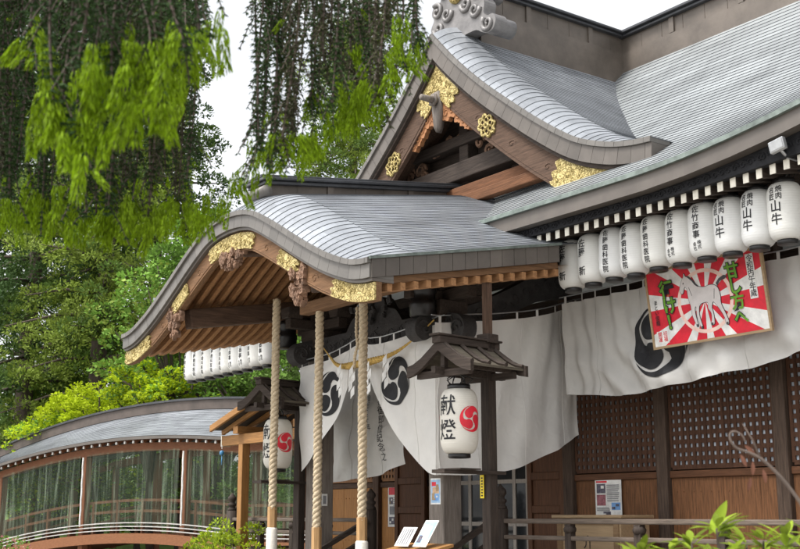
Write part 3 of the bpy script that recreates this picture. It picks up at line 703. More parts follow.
# glazed sliding doors and the dark room behind
gl=MB()
for x in (-13.55,-13.0,-12.52,-12.05,-11.78): gl.box(x-.03,x+.03,YF+.0,YF+.04,1.0,3.2)
for z in (1.0,1.45,2.02,2.5,3.14): gl.box(-13.6,-11.74,YF+.005,YF+.035,z,z+.055)
sd_=gl.build('sliding_door',mat('pale_door_frame',(.33,.29,.25),.6,0,5.,.2,GV),hall)
g=MB(); g.box(-13.6,-11.74,YF+.016,YF+.02,1.0,3.2); g.build('glass',mat('dark_glass',(.02,.022,.024),.08,0,3.,.3,spec=.7),sd_)
w=MB(); w.box(-16.8,-4.3,14.6,14.7,.9,5.0); w.box(-16.9,-16.8,10.65,14.6,.9,5); w.box(-4.3,-4.2,10.6,14.6,.9,5.); w.build('rear_wall',m_dark['X'],hall)
w=MB(); w.box(-13.6,-11.0,YF+.0,YF+.04,3.205,4.2); w.build('transom',m_dark['X'],hall)
# veranda, plinth, steps
v=MB(); v.box(-17.8,-4.2,9.05,10.9,.86,.95)
x=-17.8
while x<-4.2: v.box(x,x+.006,9.04,9.05,.87,.94); x+=.25
v.build('veranda_floor',m_brown['Y'],hall)
v=MB()
for x in PXS[1:]: v.box(x-.09,x+.09,9.2,9.38,0,.859)
v.box(-16.9,-4.3,10.4,10.6,.05,.859); v.build('veranda_support',m_grey['V'],hall)
for i in range(5):
    s=MB(); s.box(-13.4,-11.2,7.45+.32*i,7.80+.32*i,.0,.17*(i+1)-.001); s.build('step',m_grey['X'],hall,bevel=.01)
# railings
def giboshi(mb,x,y,z): mb.smooth=True; mb.lathe([(.075,0),(.075,.03),(.055,.045),(.055,.07),(.072,.08),(.072,.11),(.045,.125),(.05,.15),(.074,.185),(.066,.225),(.03,.26),(.012,.29)],(x,y,z),16); mb.smooth=False
def railing(x0,x1,y,ends,posts):
    o=None
    for z,h in ((1.53,.055),(1.345,.05),(1.06,.05)):
        r=MB(); r.obox((x0,y,z),(x1,y,z),.07,h); q=r.build('railing' if o is None else 'rail',m_rail['X'],hall if o is None else o,bevel=.012); o=o or q
    for x in posts:
        p=MB(); p.box(x-.045,x+.045,y-.04,y+.04,.95,1.5); p.smooth=True; p.lathe([(.05,0),(.07,.02),(.075,.05),(.06,.075),(.03,.09)],(x,y,1.40),12); p.build('rail_post',m_dark['V'],o)
    for x in ends:
        p=MB(); p.smooth=True; p.lathe([(.085,0),(.085,.72)],(x,y,.95),16); p.smooth=False; giboshi(p,x,y,1.67); p.build('newel_post',m_dark['V'],o)
railing(-10.66,-4.3,9.2,[-10.74],[-9.57,-8.54,-7.46,-6.4,-5.3]); railing(-17.52,-13.6,9.2,[-17.6,-13.5],[-16.6,-15.6,-14.6])
r=MB()
for z in (1.53,1.345,1.06): r.obox((-17.6,9.29,z),(-17.6,10.5,z),.07,.055)
r.build('side_railing',m_rail['Y'],hall)
for x in (-10.80,-13.44):
    r=MB()
    for dz in (0,-.24): r.obox((x,9.1,1.52+dz),(x,7.5,.72+dz),.07,.06)
    r.box(x-.05,x+.05,7.42,7.52,0,.86); giboshi(r,x,7.47,.86); r.build('stair_rail',m_dark['Y'],hall)

# ================================================================== CURTAINS
def foldy(x,z,amp=.02): return amp*(sin(x*9+z*1.3)+.6*sin(x*17-z*2.1+1)+.35*sin(x*31+z*3))
def curtain(name,label,surf,top,bot,s0,s1,m,nu=90,nv=40,tabs=0,rod=True,grp=None):
    """surf(s,z)->3D; top(s),bot(s) -> z"""
    t=thing(name,label,'curtain',surf((s0+s1)/2,top((s0+s1)/2)),0,grp)
    c=MB(); c.smooth=True
    c.grid(lambda u,v:surf(s0+(s1-s0)*u, top(s0+(s1-s0)*u)*(1-v)+bot(s0+(s1-s0)*u)*v),nu,nv); c.build('cloth',m,t,fixn=False)
    sm=s0+.55
    while sm<s1-.2:
        k=MB(); n=20; k.tube([(lambda q:(q[0],q[1]-.003,q[2]) if name!='side_curtain' else (q[0]+.003,q[1],q[2]))(surf(sm,bot(sm)+(top(sm)-bot(sm))*i/n)) for i in range(n+1)],.0035,4); k.build('seam',m,t); sm+=.72
    if tabs:
        for i in range(tabs):
            k=MB()
            s=s0+(s1-s0)*(i+.15)/(tabs-.7); z=top(s); p=surf(s,z); q=surf(s+.035,top(s+.035))
            k.add([p,q,(q[0],q[1],q[2]+.085),(p[0],p[1],p[2]+.085)],[(0,1,2,3)])
            k.build('hanging_loop',m,t)
        rr=MB(); n=24; rr.tube([(lambda s:(lambda p:(p[0],p[1],p[2]+.085))(surf(s,top(s))))(s0-.05+(s1-s0+.1)*i/n) for i in range(n+1)],.008,6); rr.build('curtain_cord',m_steel,t)
    return t
def crest(t,surf,s,z,rad,eps,rot,mirror=False,sx=1.):
    mb=MB(); vf=cut2d(*tomoe(rad,rot,mirror),.05)
    def f(a,b):
        p=Vector(surf(s+a*sx,z+b)); e=.01
        n=(Vector(surf(s+a*sx+e,z+b))-p).cross(Vector(surf(s+a*sx,z+b+e))-p).normalized()
        return p+n*eps
    wrap(mb,vf,f); mb.build('comma_crest',m_ink,t,fixn=False)
# front curtain, parted and drawn up in the middle
FCY=8.30
bt=interp(catmull([(-13.80,2.18),(-13.45,2.36),(-13.05,2.68),(-12.75,2.95),(-12.50,3.25),(-12.36,3.41),(-12.2,3.43),(-12.10,3.39),(-11.9,3.05),(-11.62,2.66),(-11.3,2.36),(-11.0,2.13),(-10.84,2.06),(-10.66,2.05)],6))
tp=interp(catmull([(-13.80,3.60),(-13.2,3.64),(-12.6,3.70),(-12.3,3.76),(-12.0,3.72),(-11.4,3.74),(-10.72,3.82)],5))
def fsurf(x,z):
    w=math.exp(-((x+12.25)/.55)**2)                       # pleats gathered towards the parting
    d=math.hypot(x+12.25,z-3.9); an=math.atan2(x+12.25,3.9-z)
    return (x,FCY-.05-.010*sin(an*26)*min(1,d)-.05*sin((z-2)*1.7)-.02*sin(x*5+z*2)-.03*w,z)
fc=curtain('tomoe_curtain','white curtain with two black comma crests, parted in the middle below the portico',fsurf,tp,bt,-13.80,-10.645,m_cloth,120,44,11)
crest(fc,fsurf,-13.05,3.18,.315,.006,R(100)); crest(fc,fsurf,-11.50,3.21,.315,.006,R(100))
# side curtain running back from the column to the hall
sb=interp(catmull([(8.24,2.05),(8.7,2.06),(9.27,2.14),(9.9,2.36),(10.3,2.52),(10.47,2.60)],6)); st_=interp(catmull([(8.24,3.82),(8.9,3.90),(9.4,3.97),(9.9,4.08),(10.35,4.22),(10.47,4.26)],6))
def ssurf(y,z):
    t=(y-8.24)/2.2; return (-10.665+.10*sin(pi*min(1,max(0,t)))+.022*sin(y*11-z*3.2)*min(1,max(0,t*6))+.016*sin(y*4+z*5)*min(1,max(0,t*6))+.012*sin((y-10.5)*34/(1+.35*abs(4.3-z)))*max(0,t)**2+.05*sin(z*1.6)*t, y+.06*t*(4.2-z)*.5, z)
curtain('side_curtain','plain white curtain with slanting lower edge behind the nearer lamp post',ssurf,st_,sb,8.17,10.47,m_cloth,80,40,7)
# inner curtain with a column of writing
ib=interp([(-14.3,2.06),(-13.5,2.10),(-13.0,2.14),(-12.52,2.26)]); 
def isurf(x,z): return (x,9.05+.03*sin(x*7+z*3)+.02*sin((z*1.0-x*.8)*11)+.03*sin(z*4),z)
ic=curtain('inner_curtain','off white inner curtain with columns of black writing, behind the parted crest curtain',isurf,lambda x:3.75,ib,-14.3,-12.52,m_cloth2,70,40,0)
for body,x0,zc,sz,tilt in (('奉\n祝\n御\n即\n位\n記\n念\n之',-12.98,2.80,.125,-.10),('皇\n紀\n二\n千\n年',-13.30,2.98,.10,-.1)):
    mb=MB(); vf=cut2d(*text2d(body,sz,1.0,.0),.06); wrap(mb,vf,lambda a,b:(lambda p:(p[0],p[1]-.008,p[2]))(isurf(x0+a+tilt*b*.9,zc+b))); mb.build('lettering',m_ink,ic)
# curtain across the lattice front
hbz=interp(catmull([(-10.36,3.05),(-10.0,3.02),(-9.5,2.97),(-9.1,2.98),(-8.6,3.01),(-8.2,3.04),(-7.7,3.09),(-7.3,3.15),(-6.95,3.22),(-6.6,3.24),(-6.1,3.2),(-5.5,3.12),(-4.8,3.1)],6))
hct=interp([(-10.36,4.18),(-4.8,4.18)])
def hsurf(x,z):
    f=(4.18-z)
    pl=math.exp(-((x+10.1)/.75)**2)
    return (x,9.95-.012*sin(x*23)*(1-.5*f)-.022*pl*sin(x*27-f*2.5)-.018*max(0,1-f*1.5)*sin(x*14.5)-.03*f*sin(x*7+1)-.045*sin((z+.42*cos(x*2.2+.3))*13)*min(1,f*1.1)*(.25+.75*abs(sin(x*1.25+.4)))-.02*f*sin(x*15+z*8)-.06*f*sin(x*2.1),z)
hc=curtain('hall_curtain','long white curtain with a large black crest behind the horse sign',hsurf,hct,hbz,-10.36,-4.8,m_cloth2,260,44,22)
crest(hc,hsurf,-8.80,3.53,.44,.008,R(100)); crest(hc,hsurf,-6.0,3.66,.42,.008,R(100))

# ================================================================== LANTERNS
def lant_prof(Rm,H):
    def r(z):                                             # z 0..H
        u=z/H; e=min(u,1-u); k=min(1,e/.22); return Rm*(.60+.40*math.sqrt(max(0,1-(1-k)**2)))*(.97+.03*sin(pi*u))
    return r
def lantern_body(Rm,H,ribs):
    r=lant_prof(Rm,H); n=ribs*4; b=MB(); b.smooth=True
    b.lathe([(r(H*i/n)*(1-.009*(.5+.5*cos(2*pi*i/4))),H*i/n) for i in range(n+1)],(0,0,0),36); return b,r
def caps(Rm,H):
    t=MB(); t.smooth=True; t.lathe([(Rm*.58,-.004),(Rm*.60,.0),(Rm*.60,.045),(Rm*.52,.05)],(0,0,H),24); 
    t.smooth=False
    t.tube([(Rm*.45*cos(q),0,H+.04+.12*sin(q)) for q in np.linspace(0,pi,9)],.006,5); t.tube([(0,Rm*.45*cos(q),H+.04+.12*sin(q)) for q in np.linspace(0,pi,9)],.006,5)
    for q in range(5):
        a=q*1.3+.4; t.tube([(Rm*.5*cos(a),Rm*.5*sin(a),H+.045),(Rm*.75*cos(a+.3),Rm*.75*sin(a+.3),H+.10),(Rm*.25*cos(a),Rm*.25*sin(a),H+.15)],.0065,5)
    b=MB(); b.smooth=True; b.lathe([(Rm*.50,-.045),(Rm*.58,-.04),(Rm*.58,.003),(Rm*.5,.004)],(0,0,0),24); return t,b
def on_lantern(vf,r,Rm,z0,a0,eps=.003,scx=1.):
    mb=MB(); wrap(mb,cut2d(*vf,.03),lambda a,b:(lambda an,rr:(rr*sin(an),-rr*cos(an),z0+b))(a0+a*scx/Rm,r(min(max(z0+b,0.01),9e9))+eps)); return mb
LR,LH=.172,.56
pb_,pr_=lantern_body(LR,LH,22); 
TXT={'A':[('佐\n藤\n　\n新',.108,1.0,-.005,LH*.5)],'B':[('佐\n藤\n歯\n科\n医\n院',.078,1.05,-.01,LH*.5)],
     'C':[('佐\n竹\n商\n事',.086,1.03,-.012,LH*.62),('株\n式',.046,1.,.018,LH*.19),('会\n社',.046,1.,-.036,LH*.17)],
     'D':[('名\n匠',.066,1.,-.045,LH*.78),('焼\n肉',.070,1.,.032,LH*.79),('山\n牛',.122,1.04,-.005,LH*.43)]}
lt_mesh={}
body0=caps0=None
def paper_lantern(x,y,z,kind,label,group,name='paper_lantern'):
    global body0,caps0
    t=thing(name,label,'lantern',(x,y,z),random.uniform(-.14,.14),group)
    t.rotation_euler.x=random.uniform(-.025,.025); t.rotation_euler.y=random.uniform(-.03,.03)
    if body0 is None:
        body0=pb_.build('paper_body',m_paper,t,local=True); a,b=caps(LR,LH); caps0=(a.build('top_ring',m_black,t,local=True),b.build('bottom_ring',m_black,t,local=True))
    else:
        for o in (body0,)+caps0: copyobj(o,t)
    if kind not in lt_mesh:
        mb=MB()
        for body,sz,sp,dx,zc in TXT[kind]:
            one=on_lantern(text2d(body,sz,sp,.014),pr_,LR,zc,R(6)+dx/LR); mb.add(one.v,one.f)
        lt_mesh[kind]=mb.build('lettering',m_ink,t,local=True)
    else: copyobj(lt_mesh[kind],t)
    return t
kinds='AABBBCCDDD'
where=['leftmost lantern of the right hand eave row, three widely spaced characters','second lantern of the right hand eave row, three widely spaced characters',
 'third lantern of the right hand eave row, one column of six characters','middle one of the three lanterns with one column of six characters, right hand eave row',
 'lantern with one column of six characters over the left edge of the horse sign','lantern with four characters above two short columns, over the horse head of the sign',
 'second lantern with four characters above two short columns, over the middle of the horse sign','first lantern with two large bold characters, above the green writing of the horse sign',
 'middle one of the three lanterns with two large bold characters','rightmost lantern of the right hand eave row, two large bold characters below small ones']
for i in range(10): paper_lantern(-9.53+.3255*i,9.33,4.185+.012*random.uniform(-1,1),kinds[i],where[i],'white lanterns along the right hand eave')
ordw=['nearest','second nearest','third nearest','fourth nearest','fifth nearest','sixth nearest','third from the far end','second from the far end','farthest']
for i in range(9): paper_lantern(-16.72-.355*i,9.33,4.03,'CCCCBBBBB'[i],f'white lantern behind the portico, {ordw[i]} of the left hand eave row','white lanterns along the left hand eave')

# big votive lamps: post with a little roof and a hanging lantern
BR,BH=.20,.665
bb_,br_=lantern_body(BR,BH,30)
def lamp_post(x,y,rz,label,toph):
    t=thing('lamp_post',label,'lamp post',(x,y,0),rz,'wooden lamp posts with little roofs')
    p=MB(); p.box(-.06,.06,-.06,.06,0,3.42); p.build('post',m_dark['V'],t,local=True,bevel=.01)
    if toph: 
        p=MB(); p.box(-.04,.04,-.035,.035,3.42,toph); p.build('upper_post',m_brown['V'],t,local=True)
        p=MB(); p.box(-.085,.085,-.085,.085,3.40,3.50); p.build('post_collar',m_dark['X'],t,local=True,bevel=.01)
    r=MB(); y0,y1=-.72,.08
    prof=[(0,3.35),(.12,3.26),(.24,3.175),(.35,3.12),(.44,3.10)]
    for sd in (-1,1):
        pts=[(sd*a,b) for a,b in prof]; poly=pts+[(a-sd*.0,b-.028) for a,b in pts[::-1]]
        r.xz(poly,y0,y1)
    o=r.build('shelter_roof',m_grey['Y'] if False else mat('shelter_roof_wood',(.105,.09,.068),.8,0,4.,.35,GY,.3,9.,spec=.15),t,local=True)
    b=MB()
    for sd in (-1,1):
        for i in range(4):
            yy=y0+.02+(y1-y0-.04)*i/3; b.tube([(sd*a,yy,c+.016) for a,c in prof],.026,6)
    b.build('roof_batten',m_dark['X'],o,local=True)
    rg=MB(); rg.box(-.06,.06,y0-.06,y1+.05,3.335,3.41); rg.box(-.075,.075,y0-.09,y1+.08,3.412,3.435); rg.build('shelter_ridge',m_dark['Y'],o,local=True,bevel=.008)
    for yy in (y0-.012,y1+.012):
        g=MB()
        for sd in (-1,1):
            pts=[(sd*a*1.06,b+.025) for a,b in prof]; g.xz(pts+[(a,b-.115) for a,b in pts[::-1]],yy-.022,yy+.022)
        g.build('shelter_bargeboard',m_dark['X'],o,local=True)
    f=MB(); f.obox((-.38,-.66,3.03),(.38,-.66,3.03),.055,.07); f.obox((-.38,.0,3.03),(.38,.0,3.03),.055,.07); f.obox((0,-.82,3.055),(0,.24,3.055),.06,.07)
    for sd in (-1,1): f.obox((sd*.33,y0+.04,3.075),(sd*.33,y1-.04,3.075),.045,.045)
    f.obox((0,-.66,3.09),(0,-.66,3.33),.055,.055); f.build('shelter_frame',m_dark['X'],t,local=True)
    s=MB(); s.box(-.09,.09,-.76,.16,2.015,2.05); s.box(-.16,.16,-.60,-.30,2.051,2.066); s.build('lantern_shelf',m_dark['Y'],t,local=True)
    return t
def big_lantern(x,y,z,rz,label):
    t=thing('votive_lantern',label,'lantern',(x,y,z),rz,'large paper lanterns with a red crest')
    b=MB(); b.v=list(bb_.v); b.f=list(bb_.f); b.mi=list(bb_.mi); b.sm=list(bb_.sm); b.tone=list(bb_.tone)
    b.build('paper_body',m_paperw,t,local=True); a,c=caps(BR,BH); a.build('top_ring',m_black,t,local=True); c.build('bottom_ring',m_black,t,local=True)
    on_lantern(text2d('献\n燈',.225,1.12,.006),br_,BR,BH*.52,R(4)).build('lettering',m_ink,t,local=True)
    on_lantern(tomoe(.14,R(100)),br_,BR,BH*.52,R(84)).build('red_crest',m_redp,t,local=True)
    on_lantern(tomoe(.125,R(100)),br_,BR,BH*.52,R(-84)).build('red_crest',m_redp,t,local=True)
    return t
def ypt(x,y,rz,d): return (x+sin(rz)*d, y-cos(rz)*d)
ra=R(7)
lamp_post(-9.45,7.95,ra,'dark wooden lamp post with a little roof, yellow strip on its side',4.10)
q=ypt(-9.45,7.95,ra,.45); big_lantern(q[0],q[1],2.215,ra,'large red crested lantern under the nearer little roof, before the side curtain')
lamp_post(-13.99,8.34,R(11),'dark wooden lamp post with a little roof, farther off beside the timber porch',None)
q=ypt(-13.99,8.34,R(13),.42); big_lantern(q[0],q[1],2.215,R(11),'large lantern with a red comma crest, hanging behind the leftmost bell rope')
y_=MB(); y_.box(-9.515,-9.455,7.872,7.876,1.77,2.01); y_.k=1
for i in range(7): y_.box(-9.497,-9.473,7.8695,7.8715,1.79+.03*i,1.805+.03*i)
tag(y_.build('yellow_sticker',[m_yellow,m_ink]),'narrow yellow strip sign with small dark marks on the nearer lamp post','sign')

# ================================================================== BELL ROPES AND STRAW ROPE
def twisted(mb,pts,r,strands=3,pitch=.22,n=6,taper=None):
    P=resample(pts,.025); L=arcl(P)
    for k in range(strands):
        q=[]; rr=[]
        for i,p in enumerate(P):
            d=(Vector(P[min(i+1,len(P)-1)])-Vector(P[max(i-1,0)])).normalized(); a=d.orthogonal().normalized() if abs(d.z)<.9 else Vector((1,0,0)); a=(a-d*a.dot(d)).normalized(); b=d.cross(a)
            an=2*pi*(L[i]/pitch+k/strands); f=taper(L[i]/L[-1]) if taper else 1
            q.append(Vector(p)+(a*cos(an)+b*sin(an))*r*.52*f); rr.append(r*.56*f)
        mb.tube(q,rr,n)
def bell_rope(x,y,zb,label,knot):
    t=thing('bell_rope',label,'rope',(x,y,zb),0,'thick straw bell ropes')
    a=MB(); a.smooth=True; sw=random.uniform(-.012,.012); zt=4.45 if x<-13 else 4.15; pts=[(x+sw*sin(i*.5),y,zt-(zt-(zb+.36))*i/20) for i in range(21)]
    twisted(a,pts,.055,3,.20); a.build('rope',m_rope,t)
    h=MB(); h.smooth=False; h.lathe([(.05,0),(.062,.005),(.062,.26),(.05,.265)],(x,y,zb+.14),6); h.build('wooden_grip',m_rope2 if False else wood('grip_wood',(.40,.24,.11),'V',.25),t)
    c=MB(); c.smooth=True; c.lathe([(.05,-.62),(.070,-.6),(.074,.12),(.062,.14)],(x,y,zb),14)
    c.build('cord_binding',m_bind,t)
    if knot:
        k=MB(); k.smooth=True; twisted(k,[(x-.09,y-.03,4.05),(x-.10,y-.03,3.75),(x-.04,y-.05,3.58),(x-.10,y-.05,3.45),(x-.11,y-.05,3.32)],.022,2,.09,5); k.build('tied_end',m_rope,t)
    return t
bell_rope(-13.42,7.6,1.30,'thick straw bell rope at left, before the far lamp post and its lantern',False)
bell_rope(-12.32,7.6,1.05,'middle bell rope, hanging before the left column of the portico',False)
bell_rope(-11.33,7.6,1.17,'right hand bell rope, before the parted curtain, a loose tied end beside it',True)
sh=thing('sacred_straw_rope','golden twisted straw rope with zigzag paper strips, hung across the crest curtain','straw rope',(-12.0,8.14,3.5))
a=MB(); a.smooth=True
pts=catmull([(-13.24,8.20,3.86),(-12.95,8.16,3.66),(-12.72,8.12,3.53),(-12.45,8.08,3.475),(-12.18,8.06,3.47),(-11.9,8.06,3.47),(-11.55,8.08,3.50),(-11.3,8.11,3.56),(-11.0,8.15,3.69),(-10.72,8.20,3.86)],6)
twisted(a,pts,.046,3,.15,6,lambda u:.20+.80*min(1,max(0,(.5-abs(u-.47))*3.4-.35))**1.2 if .05<u<.95 else .2); a.build('rope',m_rope2,sh)
for i,(x,z) in enumerate(((-12.44,3.47),(-12.16,3.43),(-11.80,3.44),(-11.42,3.49))):
    s=MB(); w=.085; yy=8.0
    for k in range(4):
        x0=x+(.026 if k%2 else -.026); z0=z-.09*k; yy-=.004
        s.xz([(x0-w/2,z0-.03),(x0+w/2,z0+.03),(x0+w/2,z0-.075),(x0-w/2,z0-.135)],yy-.002,yy+.001)
    s.build('paper_streamer',m_white,sh)
ts=thing('white_tassel','white tassel on a thin cord hanging in the curtain parting','tassel',(-11.98,8.0,2.7))
s=MB(); s.smooth=True; s.tube([(-11.98,8.02,3.44),(-11.98,8.02,3.12)],.008,6); s.lathe([(.012,0),(.035,.02),(.035,.05),(.015,.07)],(-11.98,8.02,3.09),12); s.build('cord',m_white,ts)
s=MB(); s.smooth=True; s.lathe([(.047,0),(.047,.32),(.035,.345),(.012,.36)],(-11.98,8.02,2.72),18); s.build('fringe',m_white,ts)

# ================================================================== HORSE SIGN
sg=thing('horse_sign','red and white rayed picture board of a grey horse with green writing','picture sign',(-7.95,9.75,3.42))
SW,SH=1.60,.85; O_=Vector((-8.72,9.78,3.43)); U_=Vector((1,0,.012)); V_=Vector((0,-.13,1)).normalized(); N_=Vector((0,-1,-.13)).normalized()
def sp(a,b,d): return O_+U_*(a*.955)+V_*(b*.965)+N_*d
def plate(mb,poly,d0,d1): mb.prism(poly,lambda a,b,k:sp(a,b,(d1,d0)[k]))
b=MB(); plate(b,[(0,0),(SW,0),(SW,SH),(0,SH)],-.02,0); b.build('board',m_redp,sg)
f=MB(); fw=.028
for q in ([(-fw,-fw),(SW+fw,-fw),(SW+fw,0),(-fw,0)],[(-fw,SH),(SW+fw,SH),(SW+fw,SH+fw),(-fw,SH+fw)],[(-fw,.001),(0,.001),(0,SH-.001),(-fw,SH-.001)],[(SW,.001),(SW+fw,.001),(SW+fw,SH-.001),(SW,SH-.001)]): plate(f,q,-.022,.012)
f.build('sign_frame',m_tan,sg)
b=MB(); cx,cz=.80,.42
def edge(a):
    dx,dz=cos(a),sin(a); t=min([v for v in ((SW-cx)/dx if dx>1e-6 else 9,(-cx)/dx if dx<-1e-6 else 9,(SH-cz)/dz if dz>1e-6 else 9,(-cz)/dz if dz<-1e-6 else 9)]); return (cx+dx*t,cz+dz*t)
for k in range(11):
    a0=2*pi*k/11+.05; a1=a0+.24
    pts=[(cx,cz),edge(a0)]
    for c in ((0,0),(SW,0),(SW,SH),(0,SH)):
        ca=(math.atan2(c[1]-cz,c[0]-cx))%(2*pi); 
        if a0<ca<a1 or a0<ca+2*pi<a1: pts.append(c)
    pts.append(edge(a1)); plate(b,pts,.0005,.002)
b.build('white_rays',m_white,sg)
b=MB(); n=40; b.add([sp(cx+r*cos(2*pi*i/n),cz+r*sin(2*pi*i/n)*.92,.003) for i in range(n) for r in (.345,.39)],[(2*i,2*i+1,(2*i+3)%(2*n),(2*i+2)%(2*n)) for i in range(n)]); b.build('pale_ring',m_pink,sg)
hp=[(.475,.615),(.47,.575),(.49,.545),(.515,.55),(.535,.60),(.555,.615),(.575,.575),(.575,.52),(.585,.44),(.60,.385),(.60,.30),(.625,.22),(.645,.165),(.665,.15),(.665,.175),(.655,.23),(.645,.31),(.655,.37),(.675,.36),(.665,.27),(.685,.20),(.70,.135),(.725,.12),(.725,.15),(.71,.21),(.70,.28),(.715,.37),(.77,.40),(.84,.395),(.835,.33),(.87,.27),(.865,.20),(.845,.155),(.87,.14),(.895,.165),(.895,.275),(.885,.33),(.91,.39),(.945,.36),(1.0,.28),(1.04,.20),(1.05,.13),(1.08,.12),(1.085,.155),(1.07,.21),(1.035,.30),(1.015,.37),(1.02,.44),(1.005,.52),(.965,.565),(.90,.58),(.82,.57),(.745,.585),(.70,.615),(.66,.67),(.61,.715),(.575,.725),(.555,.765),(.545,.73),(.525,.705),(.50,.665)]
hp=[(p[0],p[1]) for p in hp]; hc2=catmull(hp+[hp[0]],3)[:-1]
b=MB(); c0=(sum(p[0] for p in hc2)/len(hc2),sum(p[1] for p in hc2)/len(hc2)); nrm=[]
o2=[]
for i in range(len(hc2)):
    a=hc2[i-1]; d=hc2[(i+1)%len(hc2)]; tx,tz=d[0]-a[0],d[1]-a[1]; l=math.hypot(tx,tz) or 1; o2.append((hc2[i][0]-tz/l*.006,hc2[i][1]+tx/l*.006))
ar=sum(hc2[i][0]*hc2[(i+1)%len(hc2)][1]-hc2[(i+1)%len(hc2)][0]*hc2[i][1] for i in range(len(hc2)))
if ar>0: o2=[(2*p[0]-q[0],2*p[1]-q[1]) for p,q in zip(hc2,o2)]
plate(b,o2,.0035,.006); ho=b.build('horse_outline',m_ink,sg); b=MB(); plate(b,hc2,.0065,.009); b.build('horse_figure',m_horse,sg)
b=MB(); plate(b,[(.575,.735),(.62,.725),(.67,.68),(.715,.62),(.75,.59),(.73,.585),(.69,.615),(.655,.665),(.61,.705)],.0095,.011)
plate(b,[(1.0,.55),(1.04,.60),(1.11,.61),(1.15,.64),(1.10,.655),(1.03,.63),(.985,.585)],.0095,.011)
plate(b,[(.525,.66),(.54,.665),(.54,.65),(.527,.645)],.0095,.011)
for q in ((.643,.148),(.703,.118),(.848,.138),(1.052,.116)): plate(b,[(q[0],q[1]),(q[0]+.028,q[1]-.002),(q[0]+.03,q[1]+.028),(q[0]+.004,q[1]+.03)],.0095,.011)
for sg_ in (((.60,.60),(.63,.50)),((.95,.53),(.93,.42)),((.72,.40),(.83,.40)),((.50,.575),(.52,.575))):
    (a0,b0),(a1,b1)=sg_; plate(b,[(a0,b0),(a0+.006,b0),(a1+.006,b1),(a1,b1)],.0095,.0105)
b.build('horse_markings',mat('dark_grey_paint',(.06,.055,.06),.7),sg)
def stext(body,sz,sp_,x,z,m,d,off,tilt=0):
    mb=MB(); v,f=text2d(body,sz,sp_,off); wrap(mb,(v,f),lambda a,b:sp(x+a+tilt*b,z+b,d)); return mb
for body,sz,x,z,tl in (('甘\nし\n方\nへ',.185,1.24,.415,-.08),('行\nけ\n！',.205,.30,.43,-.10)):
    stext(body,sz,.92,x,z,m_ink,.012,.075,tl).build('lettering',m_ink,sg); stext(body,sz,.92,x,z,m_green,.0135,.028,tl).build('lettering',m_green,sg)
b=MB(); plate(b,[(1.41,.34),(1.51,.34),(1.51,.82),(1.41,.82)],.004,.006); b.build('white_label',m_white,sg); b=MB(); plate(b,[(.05,.03),(.22,.03),(.22,.17),(.05,.17)],.004,.006); b.build('white_label',m_white,sg)
mb=stext('令\n和\n丙\n午\n年\n歳',.085,.88,1.46,.58,m_ink,.0075,.012); mb.build('lettering',m_ink,sg)
mb=stext('ま\nと\nい\n俊\n龍',.062,.95,.09,.38,m_ink,.0075,.008); mb.build('lettering',m_ink,sg)
mb=stext('開\n運',.062,.95,.095,.10,m_redp,.0075,.01); mb.add(*[(lambda t:(t.v,t.f))(stext('招\n福',.062,.95,.175,.10,m_redp,.0075,.01))][0]); mb.build('red_seal',m_redp,sg)

# ================================================================== NOTICES, CHEST, STAND, FLOODLIGHT
def poster(name,label,o,u,v,n,w,h,items):
    """flat sheet: origin o bottom-left, unit axes u,v, normal n; items (x0,x1,z0,z1,material) in 0..1"""
    t=thing(name,label,'notice',o); O=Vector(o); U=Vector(u); V=Vector(v); N=Vector(n)
    b=MB(); b.prism([(0,0),(w,0),(w,h),(0,h)],lambda a,c,k:O+U*a+V*c+N*(.004,0)[k]); b.build('sheet',m_white,t)
    ms=[]; b=MB(); items=items+[(x0+(x1-x0)*a,x0+(x1-x0)*(a+.3),z0+(z1-z0)*c,z0+(z1-z0)*(c+.3),random.choice((m_photo,m_white,m_tan))) for (x0,x1,z0,z1,m) in items if m in (m_blue,m_photo,m_sky) and (x1-x0)>.2 for a,c in ((.1,.12),(.55,.5))]
    for qi,(x0,x1,z0,z1,m) in enumerate(items):
        if m not in ms: ms.append(m)
        b.k=ms.index(m); b.prism([(x0*w,z0*h),(x1*w,z0*h),(x1*w,z1*h),(x0*w,z1*h)],lambda a,c,k:O+U*a+V*c+N*(.0050+.0006*qi,.004)[k])
    b.build('printing',ms,t); return t
def lines(x0,x1,z0,z1,n,m): return [(x0,x1-random.random()*.15*(x1-x0),z0+(z1-z0)*i/n,z0+(z1-z0)*(i+.45)/n,m) for i in range(n)]
m_txt=mat('grey_print',(.22,.22,.23),.7)
poster('wall_notice','white notice sheet with red heading and small photographs above the wooden chest',(-10.46,YF-.05,1.58),(1,0,0),(0,0,1),(0,-1,0),.44,.44,
       [(.04,.46,.93,.98,m_redp),(.06,.40,.64,.90,m_photo),(.06,.40,.30,.60,m_redp if False else mat('poster_maroon',(.30,.10,.12),.6,0,30.,.5)),(.62,.95,.18,.38,m_blue),(.30,.58,.04,.14,m_photo)]+lines(.46,.94,.42,.90,9,m_txt)+lines(.06,.56,.16,.27,3,m_txt))
poster('column_poster','narrow pale blue poster with small figures, pasted on the right portico column',(-11.01,KY-.141,1.72),(1,0,0),(0,0,1),(0,-1,0),.19,.30,
       [(.06,.94,.06,.94,m_sky),(.12,.55,.70,.86,m_redp),(.2,.85,.42,.66,mat('poster_tan',(.55,.36,.22),.6,0,25.,.5)),(.3,.8,.14,.38,m_blue)])
poster('door_poster','tall white poster with red and black print on the golden plank wall',(-14.98,YF-.02,1.42),(1,0,0),(0,0,1),(0,-1,0),.22,.62,
       [(.1,.9,.78,.96,m_redp),(.15,.6,.55,.72,m_photo),(.2,.85,.3,.5,m_txt),(.15,.8,.06,.24,m_photo)]+lines(.65,.92,.52,.74,5,m_txt))
